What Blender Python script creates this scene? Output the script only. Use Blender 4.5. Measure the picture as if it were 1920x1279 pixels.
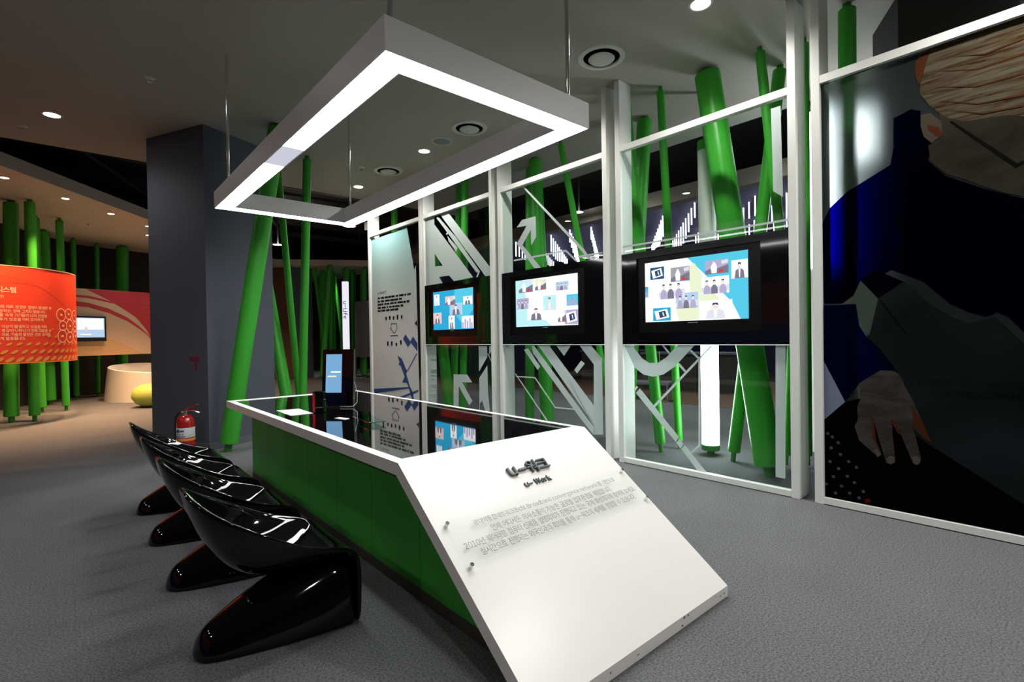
import bpy, bmesh, math, random
from mathutils import Vector, Matrix
R = math.radians
random.seed(7)
for o in list(bpy.data.objects):
    bpy.data.objects.remove(o)
scene = bpy.context.scene
COL = scene.collection

# ------------------------------------------------------------------ camera
F_PX, YAW, PITCH, ROLL, CAM_H = 956.76, 40.98, -0.4874, 0.9201, 1.3427
cam_data = bpy.data.cameras.new('camera')
cam_data.sensor_width = 36.0
cam_data.lens = 36.0 * F_PX / 1920.0
cam_data.clip_start = 0.05
cam = bpy.data.objects.new('camera', cam_data)
COL.objects.link(cam)
cam.location = (0, 0, CAM_H)
cam.rotation_euler = (Matrix.Rotation(R(-YAW), 4, 'Z') @ Matrix.Rotation(R(90 + PITCH), 4, 'X')
                      @ Matrix.Rotation(R(-ROLL), 4, 'Z')).to_euler()
scene.camera = cam

# ------------------------------------------------------------------ world, exposure
world = bpy.data.worlds.new('world')
scene.world = world
world.use_nodes = True
world.node_tree.nodes['Background'].inputs[0].default_value = (0.75, 0.8, 0.85, 1)
world.node_tree.nodes['Background'].inputs[1].default_value = 0.0015
scene.view_settings.view_transform = 'Standard'
scene.view_settings.look = 'None'
scene.view_settings.exposure = 0.0
scene.view_settings.gamma = 1.0
scene.view_settings.use_curve_mapping = False
scene.cycles.transparent_max_bounces = 24
scene.cycles.max_bounces = 8
scene.cycles.sample_clamp_indirect = 6.0
LAMP_E = 22.0        # the pendant frame's diffuser
DOWN_E = 60.0        # recessed white downlights
DOWN_W = 170.0
WARM_W = 700.0       # warm downlights of the side bay
LED_E = 5.0          # hanging light tubes
GLOW_E = 17.0         # glowing floor tube

# ------------------------------------------------------------------ materials
MATS = {}
def new_mat(name):
    m = bpy.data.materials.new(name); m.use_nodes = True
    nt = m.node_tree; nt.nodes.clear()
    out = nt.nodes.new('ShaderNodeOutputMaterial')
    MATS[name] = m
    return m, nt, out
def pbr(name, col, rough=0.5, metal=0.0, coat=0.0, spec=0.5, noise=0.0, nscale=30.0, bump=0.0, stretch=None):
    m, nt, out = new_mat(name)
    b = nt.nodes.new('ShaderNodeBsdfPrincipled')
    b.inputs['Base Color'].default_value = (*col, 1)
    b.inputs['Roughness'].default_value = rough
    b.inputs['Metallic'].default_value = metal
    b.inputs['Coat Weight'].default_value = coat
    b.inputs['Coat Roughness'].default_value = 0.03
    b.inputs['Specular IOR Level'].default_value = spec
    if noise or bump:
        tc = nt.nodes.new('ShaderNodeTexCoord'); n = nt.nodes.new('ShaderNodeTexNoise')
        n.inputs['Scale'].default_value = nscale; n.inputs['Detail'].default_value = 4
        if stretch:
            mp = nt.nodes.new('ShaderNodeMapping'); mp.inputs['Scale'].default_value = stretch
            nt.links.new(tc.outputs['Object'], mp.inputs[0]); nt.links.new(mp.outputs[0], n.inputs[0])
        else:
            nt.links.new(tc.outputs['Object'], n.inputs[0])
        if noise:
            mx = nt.nodes.new('ShaderNodeMix'); mx.data_type = 'RGBA'
            mx.inputs[6].default_value = (*[c * (1 - noise) for c in col], 1)
            mx.inputs[7].default_value = (*[min(1, c * (1 + noise)) for c in col], 1)
            nt.links.new(n.outputs[0], mx.inputs[0]); nt.links.new(mx.outputs[2], b.inputs['Base Color'])
        if bump:
            bp = nt.nodes.new('ShaderNodeBump'); bp.inputs['Strength'].default_value = bump
            bp.inputs['Distance'].default_value = 0.01
            nt.links.new(n.outputs[0], bp.inputs['Height']); nt.links.new(bp.outputs[0], b.inputs['Normal'])
    nt.links.new(b.outputs[0], out.inputs[0])
    return m
def emit(name, col, s):
    m, nt, out = new_mat(name)
    e = nt.nodes.new('ShaderNodeEmission'); e.inputs[0].default_value = (*col, 1); e.inputs[1].default_value = s
    nt.links.new(e.outputs[0], out.inputs[0]); return m
def clear_glass(name, tint=(0.9, 0.95, 0.93), ior=1.45, rough=0.0):
    m, nt, out = new_mat(name)
    t = nt.nodes.new('ShaderNodeBsdfTransparent'); t.inputs[0].default_value = (*tint, 1)
    g = nt.nodes.new('ShaderNodeBsdfGlossy'); g.inputs['Roughness'].default_value = rough
    f = nt.nodes.new('ShaderNodeFresnel'); f.inputs[0].default_value = ior
    mx = nt.nodes.new('ShaderNodeMixShader')
    ge = nt.nodes.new('ShaderNodeNewGeometry'); sb = nt.nodes.new('ShaderNodeMath'); sb.operation = 'SUBTRACT'; sb.use_clamp = True
    nt.links.new(f.outputs[0], sb.inputs[0]); nt.links.new(ge.outputs['Backfacing'], sb.inputs[1])   # reflect on the outer faces only
    nt.links.new(sb.outputs[0], mx.inputs[0]); nt.links.new(t.outputs[0], mx.inputs[1]); nt.links.new(g.outputs[0], mx.inputs[2])
    nt.links.new(mx.outputs[0], out.inputs[0]); return m
def film(name, dif, tint, fac, transl=0.35, grad=None, streak=None):
    """printed or etched film: see-through tint, plus a scattering share"""
    m, nt, out = new_mat(name)
    t = nt.nodes.new('ShaderNodeBsdfTransparent'); t.inputs[0].default_value = (*tint, 1)
    d = nt.nodes.new('ShaderNodeBsdfDiffuse'); d.inputs[0].default_value = (*dif, 1)
    l = nt.nodes.new('ShaderNodeBsdfTranslucent'); l.inputs[0].default_value = (*dif, 1)
    a = nt.nodes.new('ShaderNodeMixShader'); a.inputs[0].default_value = transl
    nt.links.new(d.outputs[0], a.inputs[1]); nt.links.new(l.outputs[0], a.inputs[2])
    b = nt.nodes.new('ShaderNodeMixShader'); b.inputs[0].default_value = fac
    nt.links.new(t.outputs[0], b.inputs[1]); nt.links.new(a.outputs[0], b.inputs[2])
    if grad:
        tc = nt.nodes.new('ShaderNodeTexCoord'); s = nt.nodes.new('ShaderNodeSeparateXYZ'); r = nt.nodes.new('ShaderNodeValToRGB')
        mr = nt.nodes.new('ShaderNodeMapRange'); mr.inputs[1].default_value = grad[0]; mr.inputs[2].default_value = grad[1]
        nt.links.new(tc.outputs['Object'], s.inputs[0]); nt.links.new(s.outputs[2], mr.inputs[0]); nt.links.new(mr.outputs[0], r.inputs[0])
        r.color_ramp.elements[0].color = (*grad[2][0], 1); r.color_ramp.elements[1].color = (*grad[2][-1], 1)
        for i, c in enumerate(grad[2][1:-1]):
            e = r.color_ramp.elements.new((i + 1) / (len(grad[2]) - 1)); e.color = (*c, 1)
        nt.links.new(r.outputs[0], d.inputs[0]); nt.links.new(r.outputs[0], l.inputs[0])
    if streak:      # printed picture grain: a second colour in stretched noise
        tc = nt.nodes.new('ShaderNodeTexCoord'); mp = nt.nodes.new('ShaderNodeMapping'); n = nt.nodes.new('ShaderNodeTexNoise')
        mp.inputs['Rotation'].default_value = (0, streak[1], 0); mp.inputs['Scale'].default_value = streak[2]
        n.inputs['Scale'].default_value = 4; n.inputs['Detail'].default_value = 5; n.inputs['Roughness'].default_value = 0.65; n.inputs['Distortion'].default_value = 0.6
        r = nt.nodes.new('ShaderNodeValToRGB')
        r.color_ramp.elements[0].position = 0.36; r.color_ramp.elements[1].position = 0.62
        r.color_ramp.elements[0].color = (*streak[0], 1); r.color_ramp.elements[1].color = (*dif, 1)
        nt.links.new(tc.outputs['Object'], mp.inputs[0]); nt.links.new(mp.outputs[0], n.inputs[0]); nt.links.new(n.outputs[0], r.inputs[0])
        nt.links.new(r.outputs[0], d.inputs[0]); nt.links.new(r.outputs[0], l.inputs[0])
    nt.links.new(b.outputs[0], out.inputs[0]); return m

def carpet(name, col):
    m, nt, out = new_mat(name)
    b = nt.nodes.new('ShaderNodeBsdfPrincipled'); b.inputs['Roughness'].default_value = 0.95
    b.inputs['Specular IOR Level'].default_value = 0.1
    tc = nt.nodes.new('ShaderNodeTexCoord')
    n = nt.nodes.new('ShaderNodeTexNoise'); n.inputs['Scale'].default_value = 105; n.inputs['Detail'].default_value = 6; n.inputs['Roughness'].default_value = 0.8
    n2 = nt.nodes.new('ShaderNodeTexNoise'); n2.inputs['Scale'].default_value = 1.3; n2.inputs['Detail'].default_value = 2
    nt.links.new(tc.outputs['Object'], n.inputs[0]); nt.links.new(tc.outputs['Object'], n2.inputs[0])
    r = nt.nodes.new('ShaderNodeValToRGB')
    r.color_ramp.elements[0].position = 0.36; r.color_ramp.elements[0].color = (*[c * 0.35 for c in col], 1)
    r.color_ramp.elements[1].position = 0.66; r.color_ramp.elements[1].color = (*[min(1, c * 1.75) for c in col], 1)
    nt.links.new(n.outputs[0], r.inputs[0])
    mr = nt.nodes.new('ShaderNodeMapRange'); mr.inputs[3].default_value = 0.88; mr.inputs[4].default_value = 1.12
    nt.links.new(n2.outputs[0], mr.inputs[0])
    # joints of the carpet squares, 0.5 m
    br = nt.nodes.new('ShaderNodeTexBrick'); br.offset = 0; br.inputs['Scale'].default_value = 1.0
    br.inputs['Brick Width'].default_value = 0.5; br.inputs['Row Height'].default_value = 0.5
    br.inputs['Mortar Size'].default_value = 0.0012; br.inputs['Mortar Smooth'].default_value = 0.3
    br.inputs[1].default_value = (1, 1, 1, 1); br.inputs[2].default_value = (1, 1, 1, 1); br.inputs[3].default_value = (0.78, 0.78, 0.78, 1)
    nt.links.new(tc.outputs['Object'], br.inputs[0])
    m1 = nt.nodes.new('ShaderNodeMix'); m1.data_type = 'RGBA'; m1.blend_type = 'MULTIPLY'; m1.inputs[0].default_value = 1
    nt.links.new(r.outputs[0], m1.inputs[6]); nt.links.new(br.outputs[0], m1.inputs[7])
    m2 = nt.nodes.new('ShaderNodeMix'); m2.data_type = 'RGBA'; m2.blend_type = 'MULTIPLY'; m2.inputs[0].default_value = 1
    nt.links.new(m1.outputs[2], m2.inputs[6]); nt.links.new(mr.outputs[0], m2.inputs[7])
    nt.links.new(m2.outputs[2], b.inputs['Base Color'])
    bp = nt.nodes.new('ShaderNodeBump'); bp.inputs['Strength'].default_value = 0.3; bp.inputs['Distance'].default_value = 0.002
    nt.links.new(n.outputs[0], bp.inputs['Height']); nt.links.new(bp.outputs[0], b.inputs['Normal'])
    nt.links.new(b.outputs[0], out.inputs[0]); return m

carpet('carpet', (0.135, 0.140, 0.148))
pbr('wood_floor', (0.13, 0.075, 0.04), 0.5, noise=0.4, nscale=6, stretch=(1, 8, 1))
pbr('ceiling_paint', (0.345, 0.335, 0.295), 0.9, noise=0.03, nscale=3)
pbr('soffit_paint', (0.62, 0.55, 0.48), 0.9)
pbr('void_black', (0.012, 0.012, 0.013), 0.9)
pbr('steel_dark', (0.03, 0.026, 0.024), 0.7)
pbr('pillar_grey', (0.085, 0.096, 0.122), 0.75, noise=0.08, nscale=60, bump=0.03)
pbr('wall_dark', (0.018, 0.017, 0.018), 0.8)
pbr('wall_grey', (0.10, 0.10, 0.115), 0.8)
pbr('wall_brown', (0.14, 0.075, 0.05), 0.8)
pbr('led_ceiling', (0.075, 0.07, 0.15), 0.7)
pbr('led_wall', (0.04, 0.038, 0.085), 0.7)
pbr('band_beige', (0.20, 0.17, 0.15), 0.85)
pbr('skirting', (0.12, 0.125, 0.15), 0.6)
pbr('tube_green', (0.045, 0.36, 0.030), 0.36, spec=0.3)
pbr('tube_foot', (0.035, 0.22, 0.03), 0.45)
pbr('tube_white', (0.75, 0.76, 0.74), 0.35)
pbr('frame_white', (0.78, 0.80, 0.77), 0.35)
pbr('frame_aluminium', (0.86, 0.88, 0.88), 0.45, metal=0.0, noise=0.05, nscale=40, stretch=(1, 1, 30))
pbr('chrome', (0.8, 0.8, 0.8), 0.12, metal=1.0)
pbr('laminate_white', (0.88, 0.88, 0.86), 0.32, noise=0.015, nscale=8)
pbr('laminate_green', (0.050, 0.42, 0.042), 0.5, noise=0.08, nscale=4)
pbr('kick_grey', (0.075, 0.068, 0.062), 0.5)
pbr('black_glass', (0.004, 0.004, 0.005), 0.015, coat=1.0, spec=0.8)
pbr('gloss_black', (0.002, 0.002, 0.0024), 0.03, spec=0.5)
pbr('tv_black', (0.004, 0.004, 0.005), 0.06, spec=0.5)
pbr('tv_bezel', (0.003, 0.003, 0.004), 0.35, spec=0.15)
pbr('satin_black', (0.01, 0.01, 0.011), 0.4)
pbr('letter_grey', (0.09, 0.11, 0.115), 0.4)
pbr('print_grey', (0.20, 0.21, 0.22), 0.6)
pbr('print_black', (0.006, 0.006, 0.008), 0.9, spec=0.0)
pbr('print_cream', (0.85, 0.74, 0.52), 0.6)
pbr('panel_red', (0.80, 0.062, 0.025), 0.45, noise=0.12, nscale=1.2)
pbr('panel_red_light', (0.68, 0.09, 0.05), 0.45)
pbr('panel_crimson', (0.50, 0.035, 0.05), 0.5)
pbr('panel_crimson_light', (0.56, 0.055, 0.065), 0.5)
pbr('panel_beige', (0.62, 0.44, 0.30), 0.6)
pbr('panel_beige_light', (0.70, 0.55, 0.42), 0.6)
pbr('panel_tan', (0.60, 0.38, 0.20), 0.6)
pbr('panel_yellow', (0.78, 0.36, 0.07), 0.5)
pbr('board_blue', (0.03, 0.06, 0.45), 0.45)
pbr('tub_white', (0.80, 0.78, 0.74), 0.4)
pbr('pouf_green', (0.40, 0.50, 0.10), 0.6)
pbr('extinguisher_red', (0.42, 0.012, 0.012), 0.22, coat=0.6)
pbr('extinguisher_label', (0.62, 0.64, 0.62), 0.5)
pbr('label_blue', (0.03, 0.05, 0.20), 0.5)
pbr('label_orange', (0.75, 0.28, 0.03), 0.5)
pbr('rubber', (0.012, 0.012, 0.012), 0.6)
pbr('pink_print', (0.26, 0.006, 0.05), 0.6)
pbr('paper', (0.80, 0.74, 0.72), 0.7)
pbr('cable_grey', (0.35, 0.36, 0.38), 0.4)
pbr('vent_paint', (0.55, 0.57, 0.53), 0.5)
pbr('speaker_grille', (0.16, 0.19, 0.20), 0.6)
pbr('drum_grey', (0.14, 0.14, 0.16), 0.6)
pbr('drum_tan', (0.30, 0.21, 0.17), 0.6)
pbr('red_plastic', (0.45, 0.01, 0.015), 0.3)
emit('lamp_white', (0.97, 0.98, 1.0), LAMP_E)
emit('lamp_dim', (0.70, 0.70, 0.82), 0.85)
emit('down_lens', (1.0, 0.97, 0.90), DOWN_E)
emit('warm_lens', (1.0, 0.72, 0.42), 40.0)
emit('led_tube', (0.80, 0.76, 1.0), LED_E)
emit('glow_tube', (0.95, 0.96, 1.0), GLOW_E)
emit('glow_far', (0.95, 0.96, 1.0), 10.0)
emit('glow_tall', (0.92, 0.94, 1.0), 18.0)
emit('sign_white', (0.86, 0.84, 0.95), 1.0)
clear_glass('glass_clear')
clear_glass('glass_acrylic', (0.985, 0.995, 0.988), 1.2, 0.02)
clear_glass('glass_edge', (0.55, 0.80, 0.74), 1.5)
film('frosted', (0.80, 0.88, 0.87), (0.55, 0.6, 0.6), 0.74, 0.3)
film('film_print', (0.5, 0.6, 0.6), (0.5, 0.62, 0.6), 0.84, 0.12, grad=(0.6, 3.2, [(0.95, 0.95, 0.93), (0.94, 0.90, 0.95), (0.66, 0.68, 0.69), (0.40, 0.52, 0.50), (0.30, 0.55, 0.56)]))  # printed fade, its lower end made paler to stand in for backlight
film('film_blue', (0.09, 0.15, 0.40), (0.2, 0.3, 0.6), 0.85, 0.3)
film('film_dark', (0.015, 0.015, 0.03), (0.1, 0.1, 0.15), 0.9, 0.2)

def poster_glass(name):
    m, nt, out = new_mat(name)
    t = nt.nodes.new('ShaderNodeBsdfRefraction'); t.inputs['Color'].default_value = (0.62, 0.67, 0.66, 1)
    t.inputs['Roughness'].default_value = 0.42; t.inputs['IOR'].default_value = 1.22
    d = nt.nodes.new('ShaderNodeBsdfDiffuse'); d.inputs[0].default_value = (0.05, 0.058, 0.062, 1)
    b = nt.nodes.new('ShaderNodeMixShader'); b.inputs[0].default_value = 0.25
    nt.links.new(t.outputs[0], b.inputs[1]); nt.links.new(d.outputs[0], b.inputs[2]); nt.links.new(b.outputs[0], out.inputs[0])
    return m
poster_glass('poster_glass')
PRINT = {  # name: (scattered colour, see-through tint, share)
    'jacket': ((0.0012, 0.0014, 0.003), (0.003, 0.024, 0.58), 0.2), 'sleeve': ((0.002, 0.003, 0.012), (0.01, 0.04, 0.7), 0.3),
    'skin': ((0.026, 0.024, 0.019), (0.35, 0.33, 0.28), 0.75), 'hair': ((0.070, 0.062, 0.042), (0.4, 0.38, 0.3), 0.8),
    'hair_dark': ((0.05, 0.018, 0.008), (0.3, 0.12, 0.06), 0.8), 'strand': ((0.05, 0.022, 0.010), (0.3, 0.2, 0.1), 0.85),
    'ear': ((0.05, 0.04, 0.03), (0.3, 0.28, 0.25), 0.8), 'ear_in': ((0.055, 0.016, 0.009), (0.3, 0.1, 0.06), 0.8),
    'glasses': ((0.004, 0.004, 0.004), (0.05, 0.05, 0.05), 0.9), 'paper': ((0.012, 0.0155, 0.0165), (0.4, 0.44, 0.44), 0.7),
    'collar': ((0.05, 0.065, 0.055), (0.5, 0.6, 0.5), 0.7), 'collar_dark': ((0.001, 0.001, 0.002), (0.03, 0.03, 0.05), 0.9),
    'pen': ((0.004, 0.004, 0.007), (0.1, 0.1, 0.15), 0.8), 'patch': ((0.16, 0.18, 0.25), (0.6, 0.65, 0.8), 0.7),
    'laptop': ((0.0012, 0.0012, 0.002), (0.02, 0.04, 0.09), 0.7), 'hand': ((0.048, 0.044, 0.040), (0.5, 0.48, 0.5), 0.75),
    'shade': ((0.05, 0.014, 0.005), (0.3, 0.1, 0.05), 0.85), 'nail': ((0.065, 0.058, 0.056), (0.5, 0.45, 0.45), 0.85),
    'key': ((0.045, 0.05, 0.055), (0.2, 0.2, 0.2), 0.9), 'key_red': ((0.07, 0.004, 0.004), (0.2, 0.02, 0.02), 0.9),
}
for k, (a, b, c) in PRINT.items():
    film('print_' + k, tuple(q * 1.8 for q in a), b, c, 0.25,
         streak={'hair': ((0.050, 0.024, 0.010), 0.25, (0.8, 1, 9)), 'skin': ((0.022, 0.020, 0.016), 0.5, (0.6, 1, 0.8)), 'hand': ((0.045, 0.036, 0.030), 1.1, (0.8, 1, 2.2)),
                 'paper': ((0.011, 0.015, 0.014), 0.0, (0.3, 1, 0.3))}.get(k))
SCREEN = {'blue': (0.03, 0.42, 0.72), 'white': (1.05, 1.08, 1.1), 'cyan': (0.10, 0.62, 0.85), 'teal': (0.55, 0.92, 0.95), 'cream': (0.86, 0.93, 0.66),
          'red': (0.75, 0.05, 0.06), 'navy': (0.05, 0.06, 0.14), 'grey': (0.40, 0.38, 0.45), 'lilac': (0.48, 0.44, 0.66), 'pink': (0.82, 0.62, 0.62),
          'brown': (0.35, 0.20, 0.20), 'skin': (0.95, 0.80, 0.76), 'deep': (0.02, 0.10, 0.22), 'pale': (0.50, 0.66, 0.86), 'sky': (0.20, 0.42, 0.68), 'mist': (0.78, 0.80, 0.88), 'dusk': (0.22, 0.20, 0.28)}
for k, c in SCREEN.items():
    emit('screen_' + k, c, 1.0)

# ------------------------------------------------------------------ builders
class MB:
    """collects shapes for ONE mesh object"""
    def __init__(s): s.bm = bmesh.new(); s.smooth = False
    def box(s, x0, y0, z0, x1, y1, z1, bev=0.0):
        vs = [s.bm.verts.new(p) for p in ((x0, y0, z0), (x1, y0, z0), (x1, y1, z0), (x0, y1, z0), (x0, y0, z1), (x1, y0, z1), (x1, y1, z1), (x0, y1, z1))]
        fs = [s.bm.faces.new([vs[i] for i in q]) for q in ((3, 2, 1, 0), (4, 5, 6, 7), (0, 1, 5, 4), (1, 2, 6, 5), (2, 3, 7, 6), (3, 0, 4, 7))]
        if bev:
            es = list({e for f in fs for e in f.edges})
            bmesh.ops.bevel(s.bm, geom=es, offset=bev, segments=2, affect='EDGES', profile=0.5)
        return s
    def prism(s, pts, d0, d1, axis='y', fn=None):
        """polygon pts (a,b) swept from d0 to d1; axis y: (a,d,b), axis x: (d,a,b), axis z: (a,b,d)"""
        f = fn or {'y': lambda a, b, d: (a, d, b), 'x': lambda a, b, d: (d, a, b), 'z': lambda a, b, d: (a, b, d)}[axis]
        A = [s.bm.verts.new(f(a, b, d0)) for a, b in pts]; B = [s.bm.verts.new(f(a, b, d1)) for a, b in pts]
        n = len(pts)
        s.bm.faces.new(A); s.bm.faces.new(B[::-1])
        for i in range(n): s.bm.faces.new((A[(i + 1) % n], A[i], B[i], B[(i + 1) % n]))
        return s
    def lathe(s, prof, seg=24, c=(0, 0, 0), cap=True, a0=0.0, a1=2 * math.pi):
        full = abs(a1 - a0) > 6.28; rings = []
        N = seg if full else seg + 1
        for r, z in prof:
            rings.append([s.bm.verts.new((c[0] + r * math.cos(a0 + (a1 - a0) * i / seg), c[1] + r * math.sin(a0 + (a1 - a0) * i / seg), c[2] + z)) for i in range(N)])
        for a, b in zip(rings, rings[1:]):
            for i in range(seg if full else seg): s.bm.faces.new((a[i], a[(i + 1) % N], b[(i + 1) % N], b[i]))
        if cap and full:
            if prof[0][0] > 1e-6: s.bm.faces.new(rings[0][::-1])
            if prof[-1][0] > 1e-6: s.bm.faces.new(rings[-1])
        s.smooth = True
        return s
    def rod(s, p, q, r0, r1=None, seg=16, cap=True):
        p, q = Vector(p), Vector(q); r1 = r0 if r1 is None else r1
        d = (q - p).normalized(); a = d.orthogonal().normalized(); b = d.cross(a)
        A = [s.bm.verts.new(p + (a * math.cos(t) + b * math.sin(t)) * r0) for t in (2 * math.pi * i / seg for i in range(seg))]
        B = [s.bm.verts.new(q + (a * math.cos(t) + b * math.sin(t)) * r1) for t in (2 * math.pi * i / seg for i in range(seg))]
        for i in range(seg): s.bm.faces.new((A[i], A[(i + 1) % seg], B[(i + 1) % seg], B[i]))
        if cap: s.bm.faces.new(A[::-1]); s.bm.faces.new(B)
        s.smooth = True
        return s
    def path(s, pts, r, seg=8):
        for p, q in zip(pts, pts[1:]): s.rod(p, q, r, seg=seg)
        return s
    def loft(s, rings, close=True):
        V = [[s.bm.verts.new(p) for p in r] for r in rings]
        for a, b in zip(V, V[1:]):
            n = len(a)
            for i in range(n if close else n - 1): s.bm.faces.new((a[i], a[(i + 1) % n], b[(i + 1) % n], b[i]))
        s.smooth = True
        return V
    def mesh(s, name, mat):
        bmesh.ops.recalc_face_normals(s.bm, faces=s.bm.faces)
        me = bpy.data.meshes.new(name); s.bm.to_mesh(me); s.bm.free()
        me.materials.append(MATS[mat])
        if s.smooth:
            me.polygons.foreach_set('use_smooth', [True] * len(me.polygons))
            try: me.set_sharp_from_angle(angle=R(38))
            except Exception: pass
        return me
    def build(s, name, mat, parent=None, loc=None):
        o = bpy.data.objects.new(name, s.mesh(name, mat)); COL.objects.link(o)
        if parent: o.parent = parent
        if loc: o.location = loc
        return o
def tag(o, label, cat, group=None):
    o['label'] = label; o['category'] = cat
    if group: o['group'] = group
    return o
def thing(name, label, cat, loc=(0, 0, 0), rotz=0.0, group=None):
    o = bpy.data.objects.new(name, None); COL.objects.link(o); o.empty_display_size = 0.1
    o.location = loc; o.rotation_euler = (0, 0, rotz)
    return tag(o, label, cat, group)
def struct(name, mb, mat, parent=None):
    o = mb.build(name, mat, parent)
    if not parent: o['kind'] = 'structure'
    return o
def inst(name, me, parent=None, loc=(0, 0, 0), rot=(0, 0, 0), scale=None):
    o = bpy.data.objects.new(name, me); COL.objects.link(o); o.parent = parent; o.location = loc; o.rotation_euler = rot
    if scale: o.scale = scale
    return o
def copy_tree(o, parent=None):
    c = o.copy(); COL.objects.link(c); c.parent = parent
    for ch in o.children: copy_tree(ch, c)
    return c
GLYPHS = {}
def glyph(ch, extrude, bold, res):
    key = (ch, extrude, bold, res)
    if key not in GLYPHS:
        cu = bpy.data.curves.new('t', 'FONT'); cu.body = ch; cu.extrude = extrude; cu.resolution_u = res; cu.offset = bold
        ob = bpy.data.objects.new('t', cu)
        me = bpy.data.meshes.new_from_object(ob)
        GLYPHS[key] = ([tuple(v.co) for v in me.vertices], [tuple(p.vertices) for p in me.polygons])
        bpy.data.objects.remove(ob); bpy.data.curves.remove(cu); bpy.data.meshes.remove(me)
    return GLYPHS[key]
def text_mesh(body, width=None, height=None, extrude=0.0, bold=0.0, res=3):
    """lettering in the xy plane, lower-left corner at the origin; Latin letters in the plain sans of the wide forms, set by their own widths"""
    V, Fc, x = [], [], 0.0
    for ch in body:
        if ch == ' ': x += 0.30; continue
        latin = 33 <= ord(ch) <= 126
        gv, gf = glyph(chr(ord(ch) + 0xFEE0) if latin else ch, extrude, bold, res)
        if not gv: continue
        x0, x1 = min(v[0] for v in gv), max(v[0] for v in gv)
        dx = x - x0 if latin else x - x0 + 0.02
        n = len(V)
        V += [(v[0] + dx, v[1], v[2]) for v in gv]; Fc += [tuple(i + n for i in f) for f in gf]
        x += (x1 - x0) + (0.085 if latin else 0.09)
    x0, x1 = min(v[0] for v in V), max(v[0] for v in V); y0, y1 = min(v[1] for v in V), max(v[1] for v in V)
    sx = width / (x1 - x0) if width else None; sy = height / (y1 - y0) if height else None
    sx = sx or sy; sy = sy or sx
    return [((v[0] - x0) * sx, (v[1] - y0) * sy, v[2]) for v in V], Fc
def lettering(name, body, mat, parent, fn, width=None, height=None, **k):
    V, Fc = text_mesh(body, width, height, **k)
    me = bpy.data.meshes.new(name); me.from_pydata([fn(*v) for v in V], [], Fc); me.update()
    me.materials.append(MATS[mat])
    o = bpy.data.objects.new(name, me); COL.objects.link(o); o.parent = parent
    return o
def spot(name, loc, target, w, col, size=90, blend=0.6, rad=0.06, parent=None):
    l = bpy.data.lights.new(name, 'SPOT'); l.energy = w; l.color = col; l.spot_size = R(size); l.spot_blend = blend; l.shadow_soft_size = rad
    o = bpy.data.objects.new(name, l); COL.objects.link(o); o.location = loc
    d = Vector(target) - Vector(loc); o.rotation_euler = d.to_track_quat('-Z', 'Y').to_euler(); o.parent = parent
    return o
P0_film = [(0.105,3.192),(1.389,3.232),(1.605,2.47),(1.658,2.544),(1.703,-0.118),(-0.035,-0.328)]
P0_blue = [[(0.999,1.044),(1.149,0.991),(1.268,0.832),(1.327,0.788),(1.287,0.739),(1.394,0.534),(1.495,0.432),(1.521,0.326),(1.476,0.307),(1.412,0.403),(1.363,0.5),(1.305,0.583),(1.142,0.578),(1.231,0.681),(1.112,0.859),(1.026,0.892),(1.067,0.925)],[(0.082,0.401),(1.363,0.516),(1.378,0.494),(0.097,0.311)],[(0.997,0.308),(1.405,0.418),(1.672,0.49),(1.671,0.459),(1.434,0.393),(1.187,0.315)],[(1.32,0.791),(1.635,1.097),(1.656,1.089),(1.346,0.788)],[(1.284,1.413),(1.444,1.287),(1.532,1.375),(1.667,1.257),(1.662,1.122),(1.462,1.272),(1.364,1.193),(1.202,1.333)]]
P0_dark = [[(1.595,1.588),(1.662,1.644),(1.667,1.542)]]
P0_text = [[(0.301,2.105),(1.472,2.112),(1.471,2.086),(0.3,2.077)],[(0.298,2.043),(1.168,2.047),(1.167,2.021),(0.297,2.015)],[(0.296,1.986),(1.43,1.991),(1.429,1.965),(0.295,1.958)],[(0.294,1.925),(1.234,1.935),(1.233,1.909),(0.293,1.897)],[(0.292,1.871),(1.041,1.875),(1.04,1.848),(0.29,1.843)]]
P0_title = [(0.304,2.178),(0.575,2.2)]
P0_icons = [[(0.575,1.735),(0.628,1.741),(0.63,1.68),(0.577,1.682)],[(0.717,1.745),(0.769,1.751),(0.77,1.68),(0.719,1.682)],[(0.855,1.734),(0.906,1.74),(0.907,1.676),(0.857,1.677)],[(0.997,1.754),(1.047,1.76),(1.048,1.676),(0.999,1.677)],[(1.143,1.743),(1.191,1.749),(1.193,1.685),(1.145,1.687)],[(0.631,1.29),(0.683,1.298),(0.684,1.216),(0.632,1.216)],[(0.775,1.289),(0.826,1.298),(0.828,1.217),(0.777,1.217)],[(0.938,1.263),(0.988,1.271),(0.99,1.217),(0.941,1.217)],[(1.097,1.309),(1.146,1.316),(1.147,1.238),(1.099,1.238)]]
P0_arrow = [(0.791,1.612),(0.99,1.611),(0.987,1.54),(1.022,1.539),(0.901,1.433),(0.75,1.535),(0.788,1.534)]
P0_bar = [(0.762,1.399),(1.03,1.403),(1.029,1.391),(0.762,1.389)]
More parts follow.
